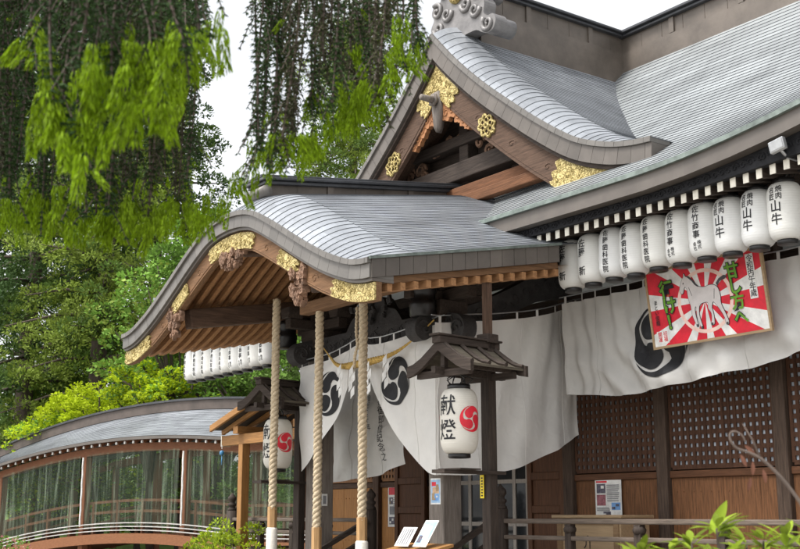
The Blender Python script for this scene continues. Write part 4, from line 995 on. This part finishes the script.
poster('small_sign','tiny white sign on the left portico column',(-13.579,KY-.05,1.72),(0,1,0),(0,0,1),(1,0,0),.09,.16,[(.2,.8,.15,.85,m_txt)])
ch=thing('wooden_chest','pale brown wooden chest standing behind the railing below the wall notice','chest',(-9.9,10.05,.95))
b=MB(); b.box(-10.42,-9.38,9.80,10.28,.97,1.56); b.build('chest_body',m_tan,ch,bevel=.01)
b=MB(); b.box(-10.47,-9.33,9.76,10.31,1.562,1.60); 
b.build('chest_lid',m_tan,ch,bevel=.01)
b=MB(); b.box(-10.40,-10.32,9.785,9.80,.98,1.55); b.box(-9.48,-9.40,9.785,9.80,.98,1.55); b.box(-10.31,-9.49,9.787,9.80,.98,1.04); b.box(-10.31,-9.49,9.787,9.80,1.49,1.55); b.build('chest_frame',wood('chest_trim',(.22,.14,.075),'X',.2),ch)
mb=MB(); wrap(mb,text2d('介',.16,1,.01),lambda a,c:(-9.9+a,9.797,1.28+c)); mb.build('chest_mark',m_dark['X'],ch)
st=thing('reading_stand','golden wooden stand with a slanted top at the foot of the steps','stand',(-9.72,7.15,0))
b=MB(); b.box(-10.05,-9.35,6.98,7.02,.1,1.18); b.box(-10.05,-9.35,7.30,7.34,.1,1.26); b.box(-10.06,-9.34,7.021,7.299,.1,.16); b.build('stand_frame',m_new['X'],st)
b=MB(); b.prism([(-10.09,0),(-9.31,0),(-9.31,.42),(-10.09,.42)],lambda a,c,k:(a,6.95+c*.95,1.20+c*.20+(0,.03)[k])); b.build('stand_top',m_new['X'],st)
def slant(name,label,x0,w,h,items): return poster(name,label,(x0,7.10,1.285),(1,0,0),(0.10,.50,.86),(0,-.86,.50),w,h,items)
slant('printed_card','white printed card with lines of black writing, propped on the reading stand',-9.98,.24,.22,[(.1+.16*i,.19+.16*i,.1,.9,m_txt) for i in range(5)])
slant('picture_card','pale blue picture card leaning right of the printed card on the reading stand',-9.66,.22,.30,[(.05,.95,.05,.95,m_sky),(.3,.8,.3,.6,m_white),(.15,.5,.65,.85,m_white),(.5,.9,.1,.25,m_pink)])
fl=thing('floodlight','small grey floodlight clamped below the eave above the rightmost lantern','floodlight',(-6.28,8.86,4.93))
b=MB(); b.prism([(-.085,-.06),(.085,-.035),(.085,.068),(-.085,.042)],lambda a,c,k:(-6.28+a,8.80+(0,.05)[k]-c*.3,4.95+c)); b.build('lamp_head',m_steel,fl,bevel=.008)
b=MB(); b.prism([(-.07,-.044),(.07,-.022),(.07,.052),(-.07,.03)],lambda a,c,k:(-6.28+a,8.795+(0,.004)[k]-c*.3,4.95+c)); b.build('lens',mat('lamp_glass',(.42,.43,.44),.2),fl)
b=MB(); b.tube([(-6.28,8.85,4.93),(-6.28,8.97,4.86),(-6.28,9.1,4.86)],.015,6); b.build('bracket',m_steel,fl)

# ================================================================== ENTRANCE PORCH (new timber) AND COVERED BRIDGE
ep=thing('timber_porch','small gabled porch of new golden timber beside the hall, behind the far lamp post','porch',(-17,9.6,0))
for x,y in ((-16.80,8.97),(-14.9,9.3),(-16.80,11.4)):
    b=MB(); b.box(x-.07,x+.07,y-.07,y+.07,0,2.72); b.build('post',m_new['V'],ep,bevel=.01)
b=MB(); b.box(-17.45,-14.4,8.90,9.05,2.72,2.88); b.k=1; b.box(-17.47,-17.452,8.89,9.06,2.71,2.89); b.build('tie_beam',[m_new['X'],m_cream],ep)
b=MB(); b.box(-16.88,-16.72,8.8,12.2,2.885,3.0); b.box(-14.98,-14.82,8.8,12.2,2.885,3.0); b.build('eave_beam',m_new['Y'],ep)
AX,AZ=-15.85,3.40
r=MB()
for sd in (-1,1):
    xe=AX+sd*1.62; r.prism([(AX,AZ),(xe,2.975),(xe,3.03),(AX,AZ+.06)],lambda a,c,k:(a,(8.75,12.4)[k],c))
ro=r.build('porch_roof',m_dark['X'],ep)
b=MB()
for sd in (-1,1):
    xe=AX+sd*1.66; b.prism([(AX,AZ-.03),(xe,2.945),(xe,3.05),(AX,AZ+.08)],lambda a,c,k:(a,(8.69,8.74)[k],c))
b.build('bargeboard',m_new['X'],ep,bevel=.008)
b=MB()
for i in range(11):
    y=8.9+.32*i
    for sd in (-1,1): b.obox((AX+sd*.05,y,AZ-.055),(AX+sd*1.58,y,2.93),.05,.07)
b.build('porch_rafters',m_new['X'],ep)
wc=thing('wind_chime','small blue glass wind chime hanging from the porch beam end','wind chime',(-17.25,8.8,2.55))
b=MB(); b.tube([(-17.25,8.8,2.72),(-17.25,8.8,2.66)],.006,5); b.build('string',m_white,wc)
b=MB(); b.smooth=True; b.lathe([(.032,0),(.040,.02),(.034,.06),(.012,.075)],(-17.25,8.8,2.56),14); b.box(-17.265,-17.235,8.798,8.802,2.40,2.58); b.build('glass_bell',mat('blue_glass',(.04,.17,.32),.3),wc)

BD=Vector((-.96,-.28,0)).normalized(); BN=Vector((.28,-.96,0)).normalized(); B0=Vector((-23.64,11.65,0))
def bp(s,off,h):
    ss=max(s,-1.5); return B0+BD*s+BN*off+Vector((0,0,h-.0165*(ss-1.4)**2))
br=thing('covered_bridge','long arched covered bridge with clear plastic sheets between brown posts','covered bridge',B0)
s0,s1=-5.5,17.; n=46
def sweep(sec,a=s0,b=s1,k=n):
    """closed section (off,h) swept along the arch"""
    mb=MB(); m=len(sec); vs=[bp(a+(b-a)*i/k,o,h) for i in range(k+1) for o,h in sec]
    fs=[(i*m+q,i*m+(q+1)%m,(i+1)*m+(q+1)%m,(i+1)*m+q) for i in range(k) for q in range(m)]+[tuple(range(m)),tuple(k*m+q for q in range(m))]
    mb.add(vs,fs); return mb
m_br={a:wood('bridge_wood',(.17,.072,.036),a,.25) for a in 'VX'}
def brroof(sgn):
    mb=MB(); 
    def f(s,t): return tuple(bp(t,-.6+sgn*1.35*s,4.06-.72*(1.15*s-.15*s*s)))
    roofsheet(mb,f,[i/16 for i in range(17)],[s0+(s1-s0)*i/60 for i in range(61)],.008,3); return mb
ro=brroof(1); r2=brroof(-1); ro.v+=[]; base=len(ro.v); ro.f+=[tuple(i+base for i in q) for q in r2.f]; ro.v+=r2.v; ro.mi+=r2.mi; ro.sm+=r2.sm; ro.tone+=r2.tone
bro=ro.build('bridge_roof',[m_roof,m_roofd],br,fixn=False)
sweep([(-.74,4.0),(-.46,4.0),(-.46,4.22),(-.74,4.22)]).build('bridge_ridge',mat('bridge_ridge_sheet',(.085,.066,.055),.6,.1,3.,.3),bro)
sweep([(-.78,4.222),(-.42,4.222),(-.42,4.27),(-.78,4.27)]).build('ridge_cap',m_cap,bro)
sweep([(.70,3.27),(.76,3.27),(.76,3.335),(.70,3.335)]).build('eave_edge',m_fasc,bro)
b=MB(); b.k=0; s=s0+.2
while s<s1:
    a=bp(s,.70,3.22); c=bp(s,.735,3.22); d=bp(s,-.55,3.85); b.k=0; b.obox(d,a,.06,.08); b.k=1; b.obox(a,c,.045,.06); s+=.30
b.build('rafter_row',[m_br['X'],mat('dull_white_paint',(.42,.40,.375),.7)],bro)
sweep([(.42,3.02),(.56,3.02),(.56,3.2),(.42,3.2)]).build('eave_beam',m_br['X'],br); sweep([(-1.75,3.02),(-1.61,3.02),(-1.61,3.2),(-1.75,3.2)]).build('eave_beam',m_br['X'],br)
for s in (-3.4,.04,3.55,6.94,10.4,13.9):
    for off in (.49,-1.68):
        p=MB(); p.obox(bp(s,off,3.02),bp(s,off,1.0)-Vector((0,0,1.0)),.16,.16,BN); p.build('bridge_post',m_br['V'],br)
for s in (-1.7,1.75,5.2,8.7,12.):
    p=MB(); p.obox(bp(s,-1.68,3.02),bp(s,-1.68,1.0),.12,.12,BN); p.build('rear_post',m_br['V'],br)
sweep([(-1.8,1.04),(.6,1.04),(.6,1.19),(-1.8,1.19)]).build('bridge_deck',m_br['X'],br)
sweep([(.602,.98),(.66,.98),(.66,1.20),(.602,1.20)]).build('deck_fascia',wood('deck_fascia_wood',(.21,.09,.042),'X',.2),br)
for h in (1.26,1.34,1.42):
    sweep([(.63,h),(.66,h),(.66,h+.022),(.63,h+.022)]).build('white_rail',mat('dull_white_paint',(.42,.40,.375),.7),br)
hr=MB()
for h in (1.90,1.66):
    for off in (.40,-1.60):
        q=sweep([(off-.03,h),(off+.03,h),(off+.03,h+.06),(off-.03,h+.06)]); hr.add(q.v,q.f)
s=s0
while s<s1:
    for off in (.40,-1.60): hr.obox(bp(s,off,1.2),bp(s,off,1.96),.07,.07,BN)
    s+=.88
hr.build('handrail',wood('handrail_wood',(.14,.06,.033),'X',.25),br)
for a,b_ in ((-3.3,-.06),(.14,3.45),(3.65,6.84),(7.04,10.3),(10.5,13.8)):
    p=MB(); p.smooth=True; p.grid(lambda u,v:(lambda s,h:tuple(bp(s,.60+.03*sin(s*7)+.012*sin(s*19+h*2),h)))(a+(b_-a)*u,3.05-1.72*v),40,10); p.build('plastic_sheet',m_plastic,br)
    p=MB(); p.tube([bp(b_+.05,.64,3.0-.2*i)+BN*(.01*(i%2)) for i in range(9)],.022,6); p.build('rolled_sheet',m_white,br)
for s in (.3,3.8,7.2,10.6):
    for q in (-1,1):
        p=MB(); p.obox(bp(s,.2,1.02),bp(s+q*.5,.2,0)-Vector((0,0,.3)),.14,.14,BN); p.build('brace',m_br['V'],br)

# ================================================================== TREES
def trunkmesh(base,H,r0,lean=(0,0),n=10):
    return [(base.x+lean[0]*i/n*H+.06*sin(i*1.7),base.y+lean[1]*i/n*H+.06*cos(i*1.3),H*i/n-.1*(i==0)) for i in range(n+1)],[r0*(1-.88*i/n) for i in range(n+1)]
def cedar(px,z,H,rmax,h0,label,mix,dens=1.,leafL=.20,open_=0.,seed=0):
    rd=random.Random(seed); base=vw(px,z); t=thing('cedar_tree',label,'tree',(base.x,base.y,0),0,'tall conifers behind the bridge')
    tr=MB(); tr.smooth=True; pts,rr=trunkmesh(base,H,.34); tr.tube(pts,rr,10)
    P=[];Rd=[];br_=[]
    h=h0
    while h<min(H-.6,21):
        u=(h-h0)/(H-h0); Lm=rmax*(1-u)**.65*(.55+.6*min(1,(h-h0+1.5)/4)); k=rd.randint(4,6); a0=rd.random()*6
        for i in range(k):
            if rd.random()<open_: continue
            an=a0+2*pi*i/k+rd.uniform(-.4,.4); L=Lm*rd.uniform(.55,1.1); dr=rd.uniform(-.35,.10); e=Vector((base.x+cos(an)*L,base.y+sin(an)*L,h+dr*L+.2*L*rd.random()))
            b0=Vector((base.x,base.y,h+.25)); tr.tube([b0,(b0+e)/2+Vector((0,0,.15)),e],[.07,.045,.015],5)
            for f in (.2,.45,.7,.95):
                for _ in range(2 if f>.6 else 1):
                    if rd.random()<.9:
                        p=b0.lerp(e,f)+Vector((rd.gauss(0,.36),rd.gauss(0,.36),rd.gauss(0,.28))); P.append(p[:]); Rd.append(rd.uniform(.34,.72))
        h+=rd.uniform(.62,.95)
    tr.build('trunk',m_bark,t)
    leafL*=.68; C,A,tone,idx=puffs(P,Rd,int(210*dens),leafL); n=len(C)
    mi=(RNG.random(len(P))[idx]<mix).astype(int)
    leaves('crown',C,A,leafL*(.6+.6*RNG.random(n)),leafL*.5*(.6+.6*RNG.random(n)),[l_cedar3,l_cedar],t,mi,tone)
    return t
def olive(t): 
    o=[c for c in t.children if c.name.startswith('crown')][0]; o.data.materials[0]=l_cedar; o.data.materials[1]=l_cedar2; return t
cedar(18,37,24,4.2,2.6,'dark cedar at the left edge of the view, tallest on the left',.55,1,.20,.36,1)
olive(cedar(92,35,22,3.2,3.4,'olive green cedar with rounded tufts, right of the darkest left cedar',.75,1.1,.19,.28,2))
cedar(143,41,22,4.0,3.0,'dark cedar behind the left end of the portico roof',.5,.9,.22,.25,3)
cedar(-50,44,25,4.5,2.0,'far cedar almost cut off by the left edge',.4,.9,.22,.1,4)
cedar(205,46,13.5,4.0,2.5,'cedar rising behind the middle of the portico gable',.55,.8,.22,.3,5)
olive(cedar(352,40,20.5,3.7,5.0,'open pine like conifer seen between portico ridge and upper gable',.6,.9,.19,.15,6))
cedar(290,47,16,3.8,3.0,'distant conifer behind the portico ridge, beside the open conifer',.5,.8,.22,.25,7)
cedar(55,52,24,4.5,1.5,'far dark cedar filling the gap between the two nearest left cedars',.5,.8,.24,.5,8)
cedar(405,52,15.5,3.8,3.0,'distant conifer whose edge shows left of the upper gable',.5,.7,.22,.25,9)

def broad(px,z,hc,rx,rz,n,label,ml,leafL,seed,name='broadleaf_tree'):
    rd=random.Random(seed); base=vw(px,z); t=thing(name,label,'tree',(base.x,base.y,0),0,'leafy trees behind the bridge')
    tr=MB(); tr.smooth=True; pts,rr=trunkmesh(base,hc,.14,n=6); tr.tube(pts,rr,8); P=[];Rd=[]
    for i in range(n):
        an=rd.random()*2*pi; el=rd.uniform(-.9,1); q=rd.random()**.45; p=Vector((base.x+rx*q*cos(an)*math.sqrt(1-el*el*.8),base.y+rx*q*sin(an)*math.sqrt(1-el*el*.8),hc+rz*q*el)); P.append(p[:]); Rd.append(rd.uniform(.22,.5)*rx/1.8)
        if i%5==0: tr.tube([pts[3],(Vector(pts[4])+p)/2,p],[.06,.04,.012],5)
    tr.build('trunk',m_bark,t); leafL*=.8; C,A,tone,idx=puffs(P,Rd,125,leafL); k=len(C); A=A*np.array([1,1,.35])
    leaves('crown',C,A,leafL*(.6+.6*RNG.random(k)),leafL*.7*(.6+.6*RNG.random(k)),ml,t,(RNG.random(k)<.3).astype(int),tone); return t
broad(178,31,6.2,2.3,2.0,90,'mid green leafy tree directly left of the portico eave tip',[l_broad,l_cedar2],.17,21)
broad(190,33,8.6,2.0,1.8,60,'mid green leafy tree above the left eave tip of the portico',[l_broad,l_cedar],.17,22)
broad(96,32,4.4,1.6,.7,60,'bright lime maple just above the arched bridge roof, left of the other lime maple',[l_maple,l_maple],.13,23,'maple_tree')
broad(150,29.5,4.7,1.2,.8,50,'bright lime maple above the bridge roof, right of the other lime maple',[l_maple,l_broad],.13,24,'maple_tree')
broad(40,38,5.2,1.9,1.6,60,'olive leafy tree low behind the left end of the bridge roof',[l_cedar2,l_broad],.16,25)
broad(228,34,6.0,2.6,2.0,90,'mid green tree seen below the left lantern row',[l_broad,l_cedar],.18,26)
broad(268,30,4.4,1.6,1.2,60,'dark green tree between the far lamp roof and the lantern row',[l_cedar,l_broad],.16,27)
broad(60,33,2.3,2.4,1.2,60,'round green shrub tree seen through the left plastic sheets',[l_broad,l_maple],.17,28)
broad(140,33,2.1,2.6,1.2,70,'round green shrub tree seen through the middle plastic sheets',[l_broad,l_maple],.17,29)
broad(230,32,2.2,2.2,1.3,60,'round green shrub tree seen through the right plastic sheets',[l_broad,l_cedar2],.17,30)

broad(212,31,3.9,1.7,1.2,70,'mid green tree just above the bridge roof beside the timber porch',[l_broad,l_maple],.15,31)
broad(48,32,3.7,1.3,.6,44,'low lime maple over the left half of the bridge roof',[l_maple,l_broad],.13,32,'maple_tree')
# low bushes in front of the bridge
def bush(px,z,h,rx,n,label,m,leafL,seed,name='azalea_bush'):
    base=vw(px,z); t=thing(name,label,'bush',(base.x,base.y,0)); rd=random.Random(seed); P=[];Rd=[]
    st_=MB()
    for i in range(n):
        an=rd.random()*2*pi; q=math.sqrt(rd.random()); z_=h*(.15+.85*math.sqrt(max(0,1-q*q*.8)))*rd.uniform(.55,1); p=(base.x+rx*q*cos(an),base.y+rx*q*sin(an),z_); P.append(p); Rd.append(rd.uniform(.12,.22)); 
        if i%4==0: st_.tube([(base.x,base.y,0),p],[.02,.006],4)
    st_.build('stem',m_bark,t); C,A,tone,idx=puffs(P,Rd,70,leafL); k=len(C)
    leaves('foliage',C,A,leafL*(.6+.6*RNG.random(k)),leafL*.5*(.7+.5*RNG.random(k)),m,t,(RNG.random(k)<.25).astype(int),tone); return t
bush(238,18.5,1.52,1.0,90,'bright lime bush in front of the bridge, behind the corner railing post',[l_shrub,l_maple],.07,41)
bush(-6,16,1.33,.6,50,'small bush with pinkish tips at the bottom left corner',[l_broad,leafm('pink_petal',(.5,.2,.2),.2,.3)],.05,42)
bush(205,20,1.15,.7,40,'low green bush under the bridge deck near the brace',[l_maple,l_broad],.07,43)

# ================================================================== NEAR CONIFER (hanging boughs, top left)
nt_=thing('weeping_conifer','near conifer with long hanging boughs and bright lime tips, upper left','tree',tuple(vw(-1150,3.4)))
tb=vw(-1150,3.4); tr=MB(); tr.smooth=True; tr.tube([(tb.x,tb.y,-.1),(tb.x,tb.y,2),(tb.x+.05,tb.y,4.5),(tb.x+.1,tb.y,8)],[.28,.24,.20,.08],14); tr.build('trunk',m_bark,nt_)
rd=random.Random(5)
def vp(px,py,z):
    p=vw(px,z); return Vector((p.x,p.y,1.6+(515-py)/1181.*z*(1.0)))
bg=MB(); bg.smooth=True; NC=[];NA=[];NL=[];NW=[];NM=[]; LC=[];LA=[];LL=[];LW=[]
def strand(px,py0,py1,z,lime=1.,brown=.2,dens=1.,droop=0.):
    a=vp(px,py0,z); b=vp(px+droop,py1,z+rd.uniform(-.08,.08)); L=(a-b).length; n=max(4,int(L/.02)); sw=rd.uniform(-.03,.03); ph=rd.random()*6
    pts=[a.lerp(b,i/n)+VR*(sw*sin(i/n*3+ph))*(.4+.6*i/n) for i in range(n+1)]
    bg.tube(pts[::2] if n>5 else pts,.0035,4,False)
    brn=1 if rd.random()<brown else 0
    for i,p in enumerate(pts):
        for _ in range(int(26*dens)):
            an=rd.random()*2*pi; q=VR*cos(an)+VF*sin(an); l=rd.uniform(.011,.024); d=(q+Vector((0,0,rd.uniform(-1.1,-.2)))).normalized()
            NC.append(p+d*l*.55+VR*rd.gauss(0,.006)); NA.append(d); NL.append(l); NW.append(rd.uniform(.0028,.0048)); NM.append(brn)
        if rd.random()<.34:                                 # side twiglet
            an=rd.random()*2*pi; q=(VR*cos(an)+VF*sin(an)*.7+Vector((0,0,-1.0))).normalized(); m=rd.uniform(.04,.10); tw=[p+q*(m*j/6)+Vector((0,0,-.012*j*j/12)) for j in range(7)]
            bg.tube([tw[0],tw[3],tw[6]],.002,3,False)
            for w in tw:
                for _ in range(int(13*dens)):
                    an2=rd.random()*2*pi; d=(VR*cos(an2)+VF*sin(an2)+Vector((0,0,-.8))).normalized(); l=rd.uniform(.009,.018); NC.append(w+d*l*.5); NA.append(d); NL.append(l); NW.append(rd.uniform(.003,.0055)); NM.append(brn)
            if rd.random()<.12*lime: tip(tw[-1],q,.6)
    k=rd.random()
    if k<lime:
        for _ in range(rd.randint(1,3)): tip(b+VR*rd.gauss(0,.02)+Vector((0,0,rd.uniform(-.01,.05))),(Vector((0,0,-1))+VR*rd.gauss(0,.3)).normalized(),rd.uniform(.7,1.15))
def tip(p,d,sc):
    L=.085*sc
    for _ in range(int(165*sc)):
        u=rd.random(); an=rd.random()*2*pi; q=(VR*cos(an)+VF*sin(an)); dd=(d*1.0+q*.42+Vector((0,0,-.35))).normalized(); l=rd.uniform(.014,.025)*sc
        LC.append(p+d*(u*L)+q*.010*sc+dd*l*.4); LA.append(dd); LL.append(l); LW.append(rd.uniform(.0028,.0052)*sc**.5)
# main hanging mass: lower edge follows the picture of the tree
low=interp([(-60,215),(0,208),(60,214),(120,218),(160,210),(200,205),(235,190),(262,168),(290,150),(320,110),(352,104),(372,98),(392,60),(412,34),(426,14)])
px=-60.
while px<424:
    lo=low(px); z=rd.uniform(3.2,4.5)
    gap=180<px<242
    if gap and rd.random()<.90: px+=rd.uniform(3,6); continue
    thin=.9 if px>236 else 1.
    for _ in range(2 if px<395 and not gap and rd.random()<(.9 if px<180 else .75) else 1):
        y1=lo-(8 if px<190 else 20)-abs(rd.gauss(0,32)) if rd.random()<.72 else lo*rd.uniform(.35,.9)
        strand(px+rd.uniform(-4,4),-70,y1,rd.uniform(3.2,4.5),.6 if y1>lo-35 else .2,.35 if px>120 else .12,thin,rd.uniform(-6,6))
    px+=rd.uniform(5.5,8.5) if px<236 else rd.uniform(5.5,8.5)
q_=-30.
while q_<268:                                            # fringe of new tips along the lower edge
    for _ in range(3 if q_<225 else 1):
        z=rd.uniform(3.2,4.2); p=vp(q_+rd.gauss(0,3),low(q_)-(rd.uniform(-2,24) if q_<225 else rd.uniform(14,44))*(1 if rd.random()<.7 else 2.2),z)
        if not (192<q_<232 and rd.random()<.5): tip(p,(Vector((0,0,-1))+VR*rd.gauss(0,.25)).normalized(),rd.uniform(.6,1.05))
    q_+=rd.uniform(4,7)
for (x_,y_2,n_) in ((352,82,9),(362,74,8),(345,70,6),(372,56,6),(302,116,6),(310,108,5),(288,128,4),(270,134,4),(262,112,3),(332,92,4),(392,34,4),(408,14,3)):
    for _ in range(n_): tip(vp(x_+rd.gauss(0,7),y_2+rd.gauss(0,9),rd.uniform(3.3,3.9)),(Vector((0,0,-1))+VR*rd.gauss(0,.3)).normalized(),rd.uniform(.7,1.1))
# nearer boughs with clusters of lime tips
for (cx_,cy,n) in ((20,85,4),(60,40,6),(45,75,4),(75,95,4),(95,70,5),(110,30,5),(125,50,4),(150,25,5),(165,60,4),(172,15,5),(15,40,3),(40,110,5),(60,120,4),(5,20,3),(185,10,4),(135,85,4)):
    z=rd.uniform(2.3,2.9)
    strand(cx_+rd.uniform(-8,8),-70,cy-8,z,.9,.0,.9)
    for _ in range(n): tip(vp(cx_+rd.gauss(0,14),cy-14+rd.gauss(0,16),z+rd.gauss(0,.08)),(Vector((0,0,-1))+VR*rd.gauss(0,.25)).normalized(),rd.uniform(.8,1.15))
for i in range(9):                                          # boughs carrying the strands
    z=3.0+.18*i; bg.tube([Vector((tb.x,tb.y,3.1+.08*i)),vp(-120,-40-8*i,z),vp(60,-55,z),vp(220,-62,z),vp(330+14*i,-64,z)],[.035,.026,.02,.012,.006],6)
bg.build('branch',m_bark,nt_)
leaves('foliage',[p[:] for p in NC],np.array([p[:] for p in NA]),NL,NW,[l_needle,l_needb],nt_,NM)
leaves('new_tips',[p[:] for p in LC],np.array([p[:] for p in LA]),LL,LW,l_lime,nt_)

# ================================================================== NEAR SHRUB AND TWIG (bottom right)
def leafblade(mb,p,d,up,L,W):
    d=d.normalized(); s=d.cross(up).normalized(); u=s.cross(d)
    pr=[(0,.06),(.15,.55),(.35,.95),(.55,1.),(.75,.72),(.9,.34),(1.,.0)]; vs=[]
    for t,w in pr:
        c=p+d*L*t-u*(L*.16*t*t); vs+= [c-s*W*.5*w+u*W*.14*w, c-u*.0, c+s*W*.5*w+u*W*.14*w]
    fs=[]
    for i in range(len(pr)-1):
        fs+=[(3*i,3*i+1,3*i+4,3*i+3),(3*i+1,3*i+2,3*i+5,3*i+4)]
    mb.t=random.random(); mb.add(vs,fs)
fs_=thing('leafy_shrub','near shrub with bright lime leaves at the bottom right','shrub',tuple(vw(738,3.3)))
st_=MB(); st_.smooth=True; lv=MB(); lv.smooth=True
bs=vw(738,3.3); rd=random.Random(3)
for (px,py,n) in ((716,541,12),(745,556,11),(690,556,10),(668,562,9),(762,553,9),(784,552,8),(640,566,8),(725,566,10),(800,556,8),(655,574,9),(705,574,10),(775,570,10),(812,545,7),(738,572,9),(630,578,6),(680,578,9)):
    e=vp(px,py-13,3.3+rd.uniform(-.25,.25)); b0=Vector((bs.x,bs.y,.0)); m=b0.lerp(e,.6)+Vector((0,0,.05)); st_.tube([b0,m,e],[.012,.008,.003],6)
    for k in range(int(n*1.7)):
        an=rd.uniform(0,2*pi); el=rd.uniform(-.3,.85); d=VR*cos(an)*cos(el)+VF*sin(an)*cos(el)+Vector((0,0,sin(el)))
        leafblade(lv,e+d*.008-Vector((0,0,.012*(k%3))),d,Vector((0,0,1)) if abs(d.z)<.9 else VF,rd.uniform(.045,.095),rd.uniform(.016,.026))
d=(VR*.55+Vector((0,0,.85))); leafblade(lv,vp(708,534,3.25),d,VF*-1,.11,.032)
st_.build('stem',m_bark,fs_); lv.build('foliage',l_shrub,fs_,fixn=False)
tw=thing('bare_twig','bare pale twig with curled end and a few dry leaves, beside the near shrub','twig',tuple(vw(812,3.0)))
t_=MB(); t_.smooth=True
P=[vp(860,640,2.8),vp(812,525,2.8),vp(794,492,2.8),vp(778,472,2.8),vp(764,459,2.8),vp(752,453,2.8),vp(741,449,2.8),vp(735,441,2.8),vp(735,434,2.8),vp(740,432,2.8),vp(747,436,2.8),vp(750,443,2.8)]
P=[tuple(p) for p in catmull([tuple(p) for p in P],4)]
P=[(vp(860,700,2.8).x,vp(860,700,2.8).y,0)]+P
t_.tube(P,[.0065]+[.0048-.0032*(i/len(P)) for i in range(len(P)-1)],7)
t_.tube([vp(764,459,2.8),vp(757,440,2.8),vp(748,424,2.8)],[.003,.002,.001],5); t_.build('stem',m_twig,tw)
dl=MB()
for px,py,a in ((756,462,0.),(744,455,.5),(766,470,.2),(753,478,-.2),(749,446,1.2)): leafblade(dl,vp(px,py,2.8),(Vector((0,0,-1))+VR*a),VF*-1,.034,.010)
dl.build('dry_leaves',l_dead,tw,fixn=False)

# ================================================================== LIGHT, SKY, CAMERA
EL=R(60)
sun=bpy.data.lights.new('sun','SUN'); sun.energy=1.5; sun.angle=R(14); sun.color=(1,.96,.90)
so_=bpy.data.objects.new('sun',sun); COL.objects.link(so_)
sd=Vector((-.25,-1.0,0)).normalized()*cos(EL)+Vector((0,0,sin(EL)))       # towards the sun
so_.rotation_euler=sd.to_track_quat('Z','Y').to_euler()
wd=bpy.data.worlds.new('World'); SC.world=wd; wd.use_nodes=True; nt=wd.node_tree; bgn=nt.nodes['Background']
sk=nd(nt,'ShaderNodeTexSky',sky_type='NISHITA'); sk.sun_disc=False; sk.sun_elevation=EL; sk.sun_rotation=math.atan2(sd.x,sd.y); sk.dust_density=4.; sk.air_density=1.2
hs=nd(nt,'ShaderNodeHueSaturation'); hs.inputs['Saturation'].default_value=.09
tc=nd(nt,'ShaderNodeTexCoord'); nz=nd(nt,'ShaderNodeTexNoise'); nz.inputs['Scale'].default_value=2.6; nz.inputs['Detail'].default_value=6
mp=nd(nt,'ShaderNodeMapping'); mp.inputs['Scale'].default_value=(1,1,2.2); nt.links.new(tc.outputs['Generated'],mp.inputs[0]); nt.links.new(mp.outputs[0],nz.inputs[0])
rp=nd(nt,'ShaderNodeValToRGB'); rp.color_ramp.elements[0].position=.35; rp.color_ramp.elements[0].color=(.86,.89,.95,1); rp.color_ramp.elements[1].position=.62; rp.color_ramp.elements[1].color=(1.25,1.25,1.24,1)
mx=nd(nt,'ShaderNodeMix',data_type='RGBA',blend_type='MULTIPLY'); mx.inputs[0].default_value=1.
nt.links.new(nz.outputs[0],rp.inputs[0]); nt.links.new(sk.outputs[0],hs.inputs['Color']); nt.links.new(hs.outputs[0],mx.inputs[6]); nt.links.new(rp.outputs[0],mx.inputs[7]); nt.links.new(mx.outputs[2],bgn.inputs[0])
bgn.inputs[1].default_value=.125
cam=bpy.data.cameras.new('camera'); co=bpy.data.objects.new('camera',cam); COL.objects.link(co); SC.camera=co
co.location=(0,0,1.6); co.rotation_euler=(R(90)+math.atan((515-274.5)/1156.),0,R(54.3)); cam.sensor_width=36; cam.lens=1156/800*36; cam.clip_end=1500; cam.clip_start=.05
cam.dof.use_dof=True; cam.dof.focus_distance=13.5; cam.dof.aperture_fstop=8.0
SC.view_settings.view_transform='Standard'; SC.view_settings.look='None'; SC.view_settings.gamma=1; SC.view_settings.exposure=1.22
SC.cycles.max_bounces=8; SC.cycles.transparent_max_bounces=12; SC.cycles.use_denoising=True
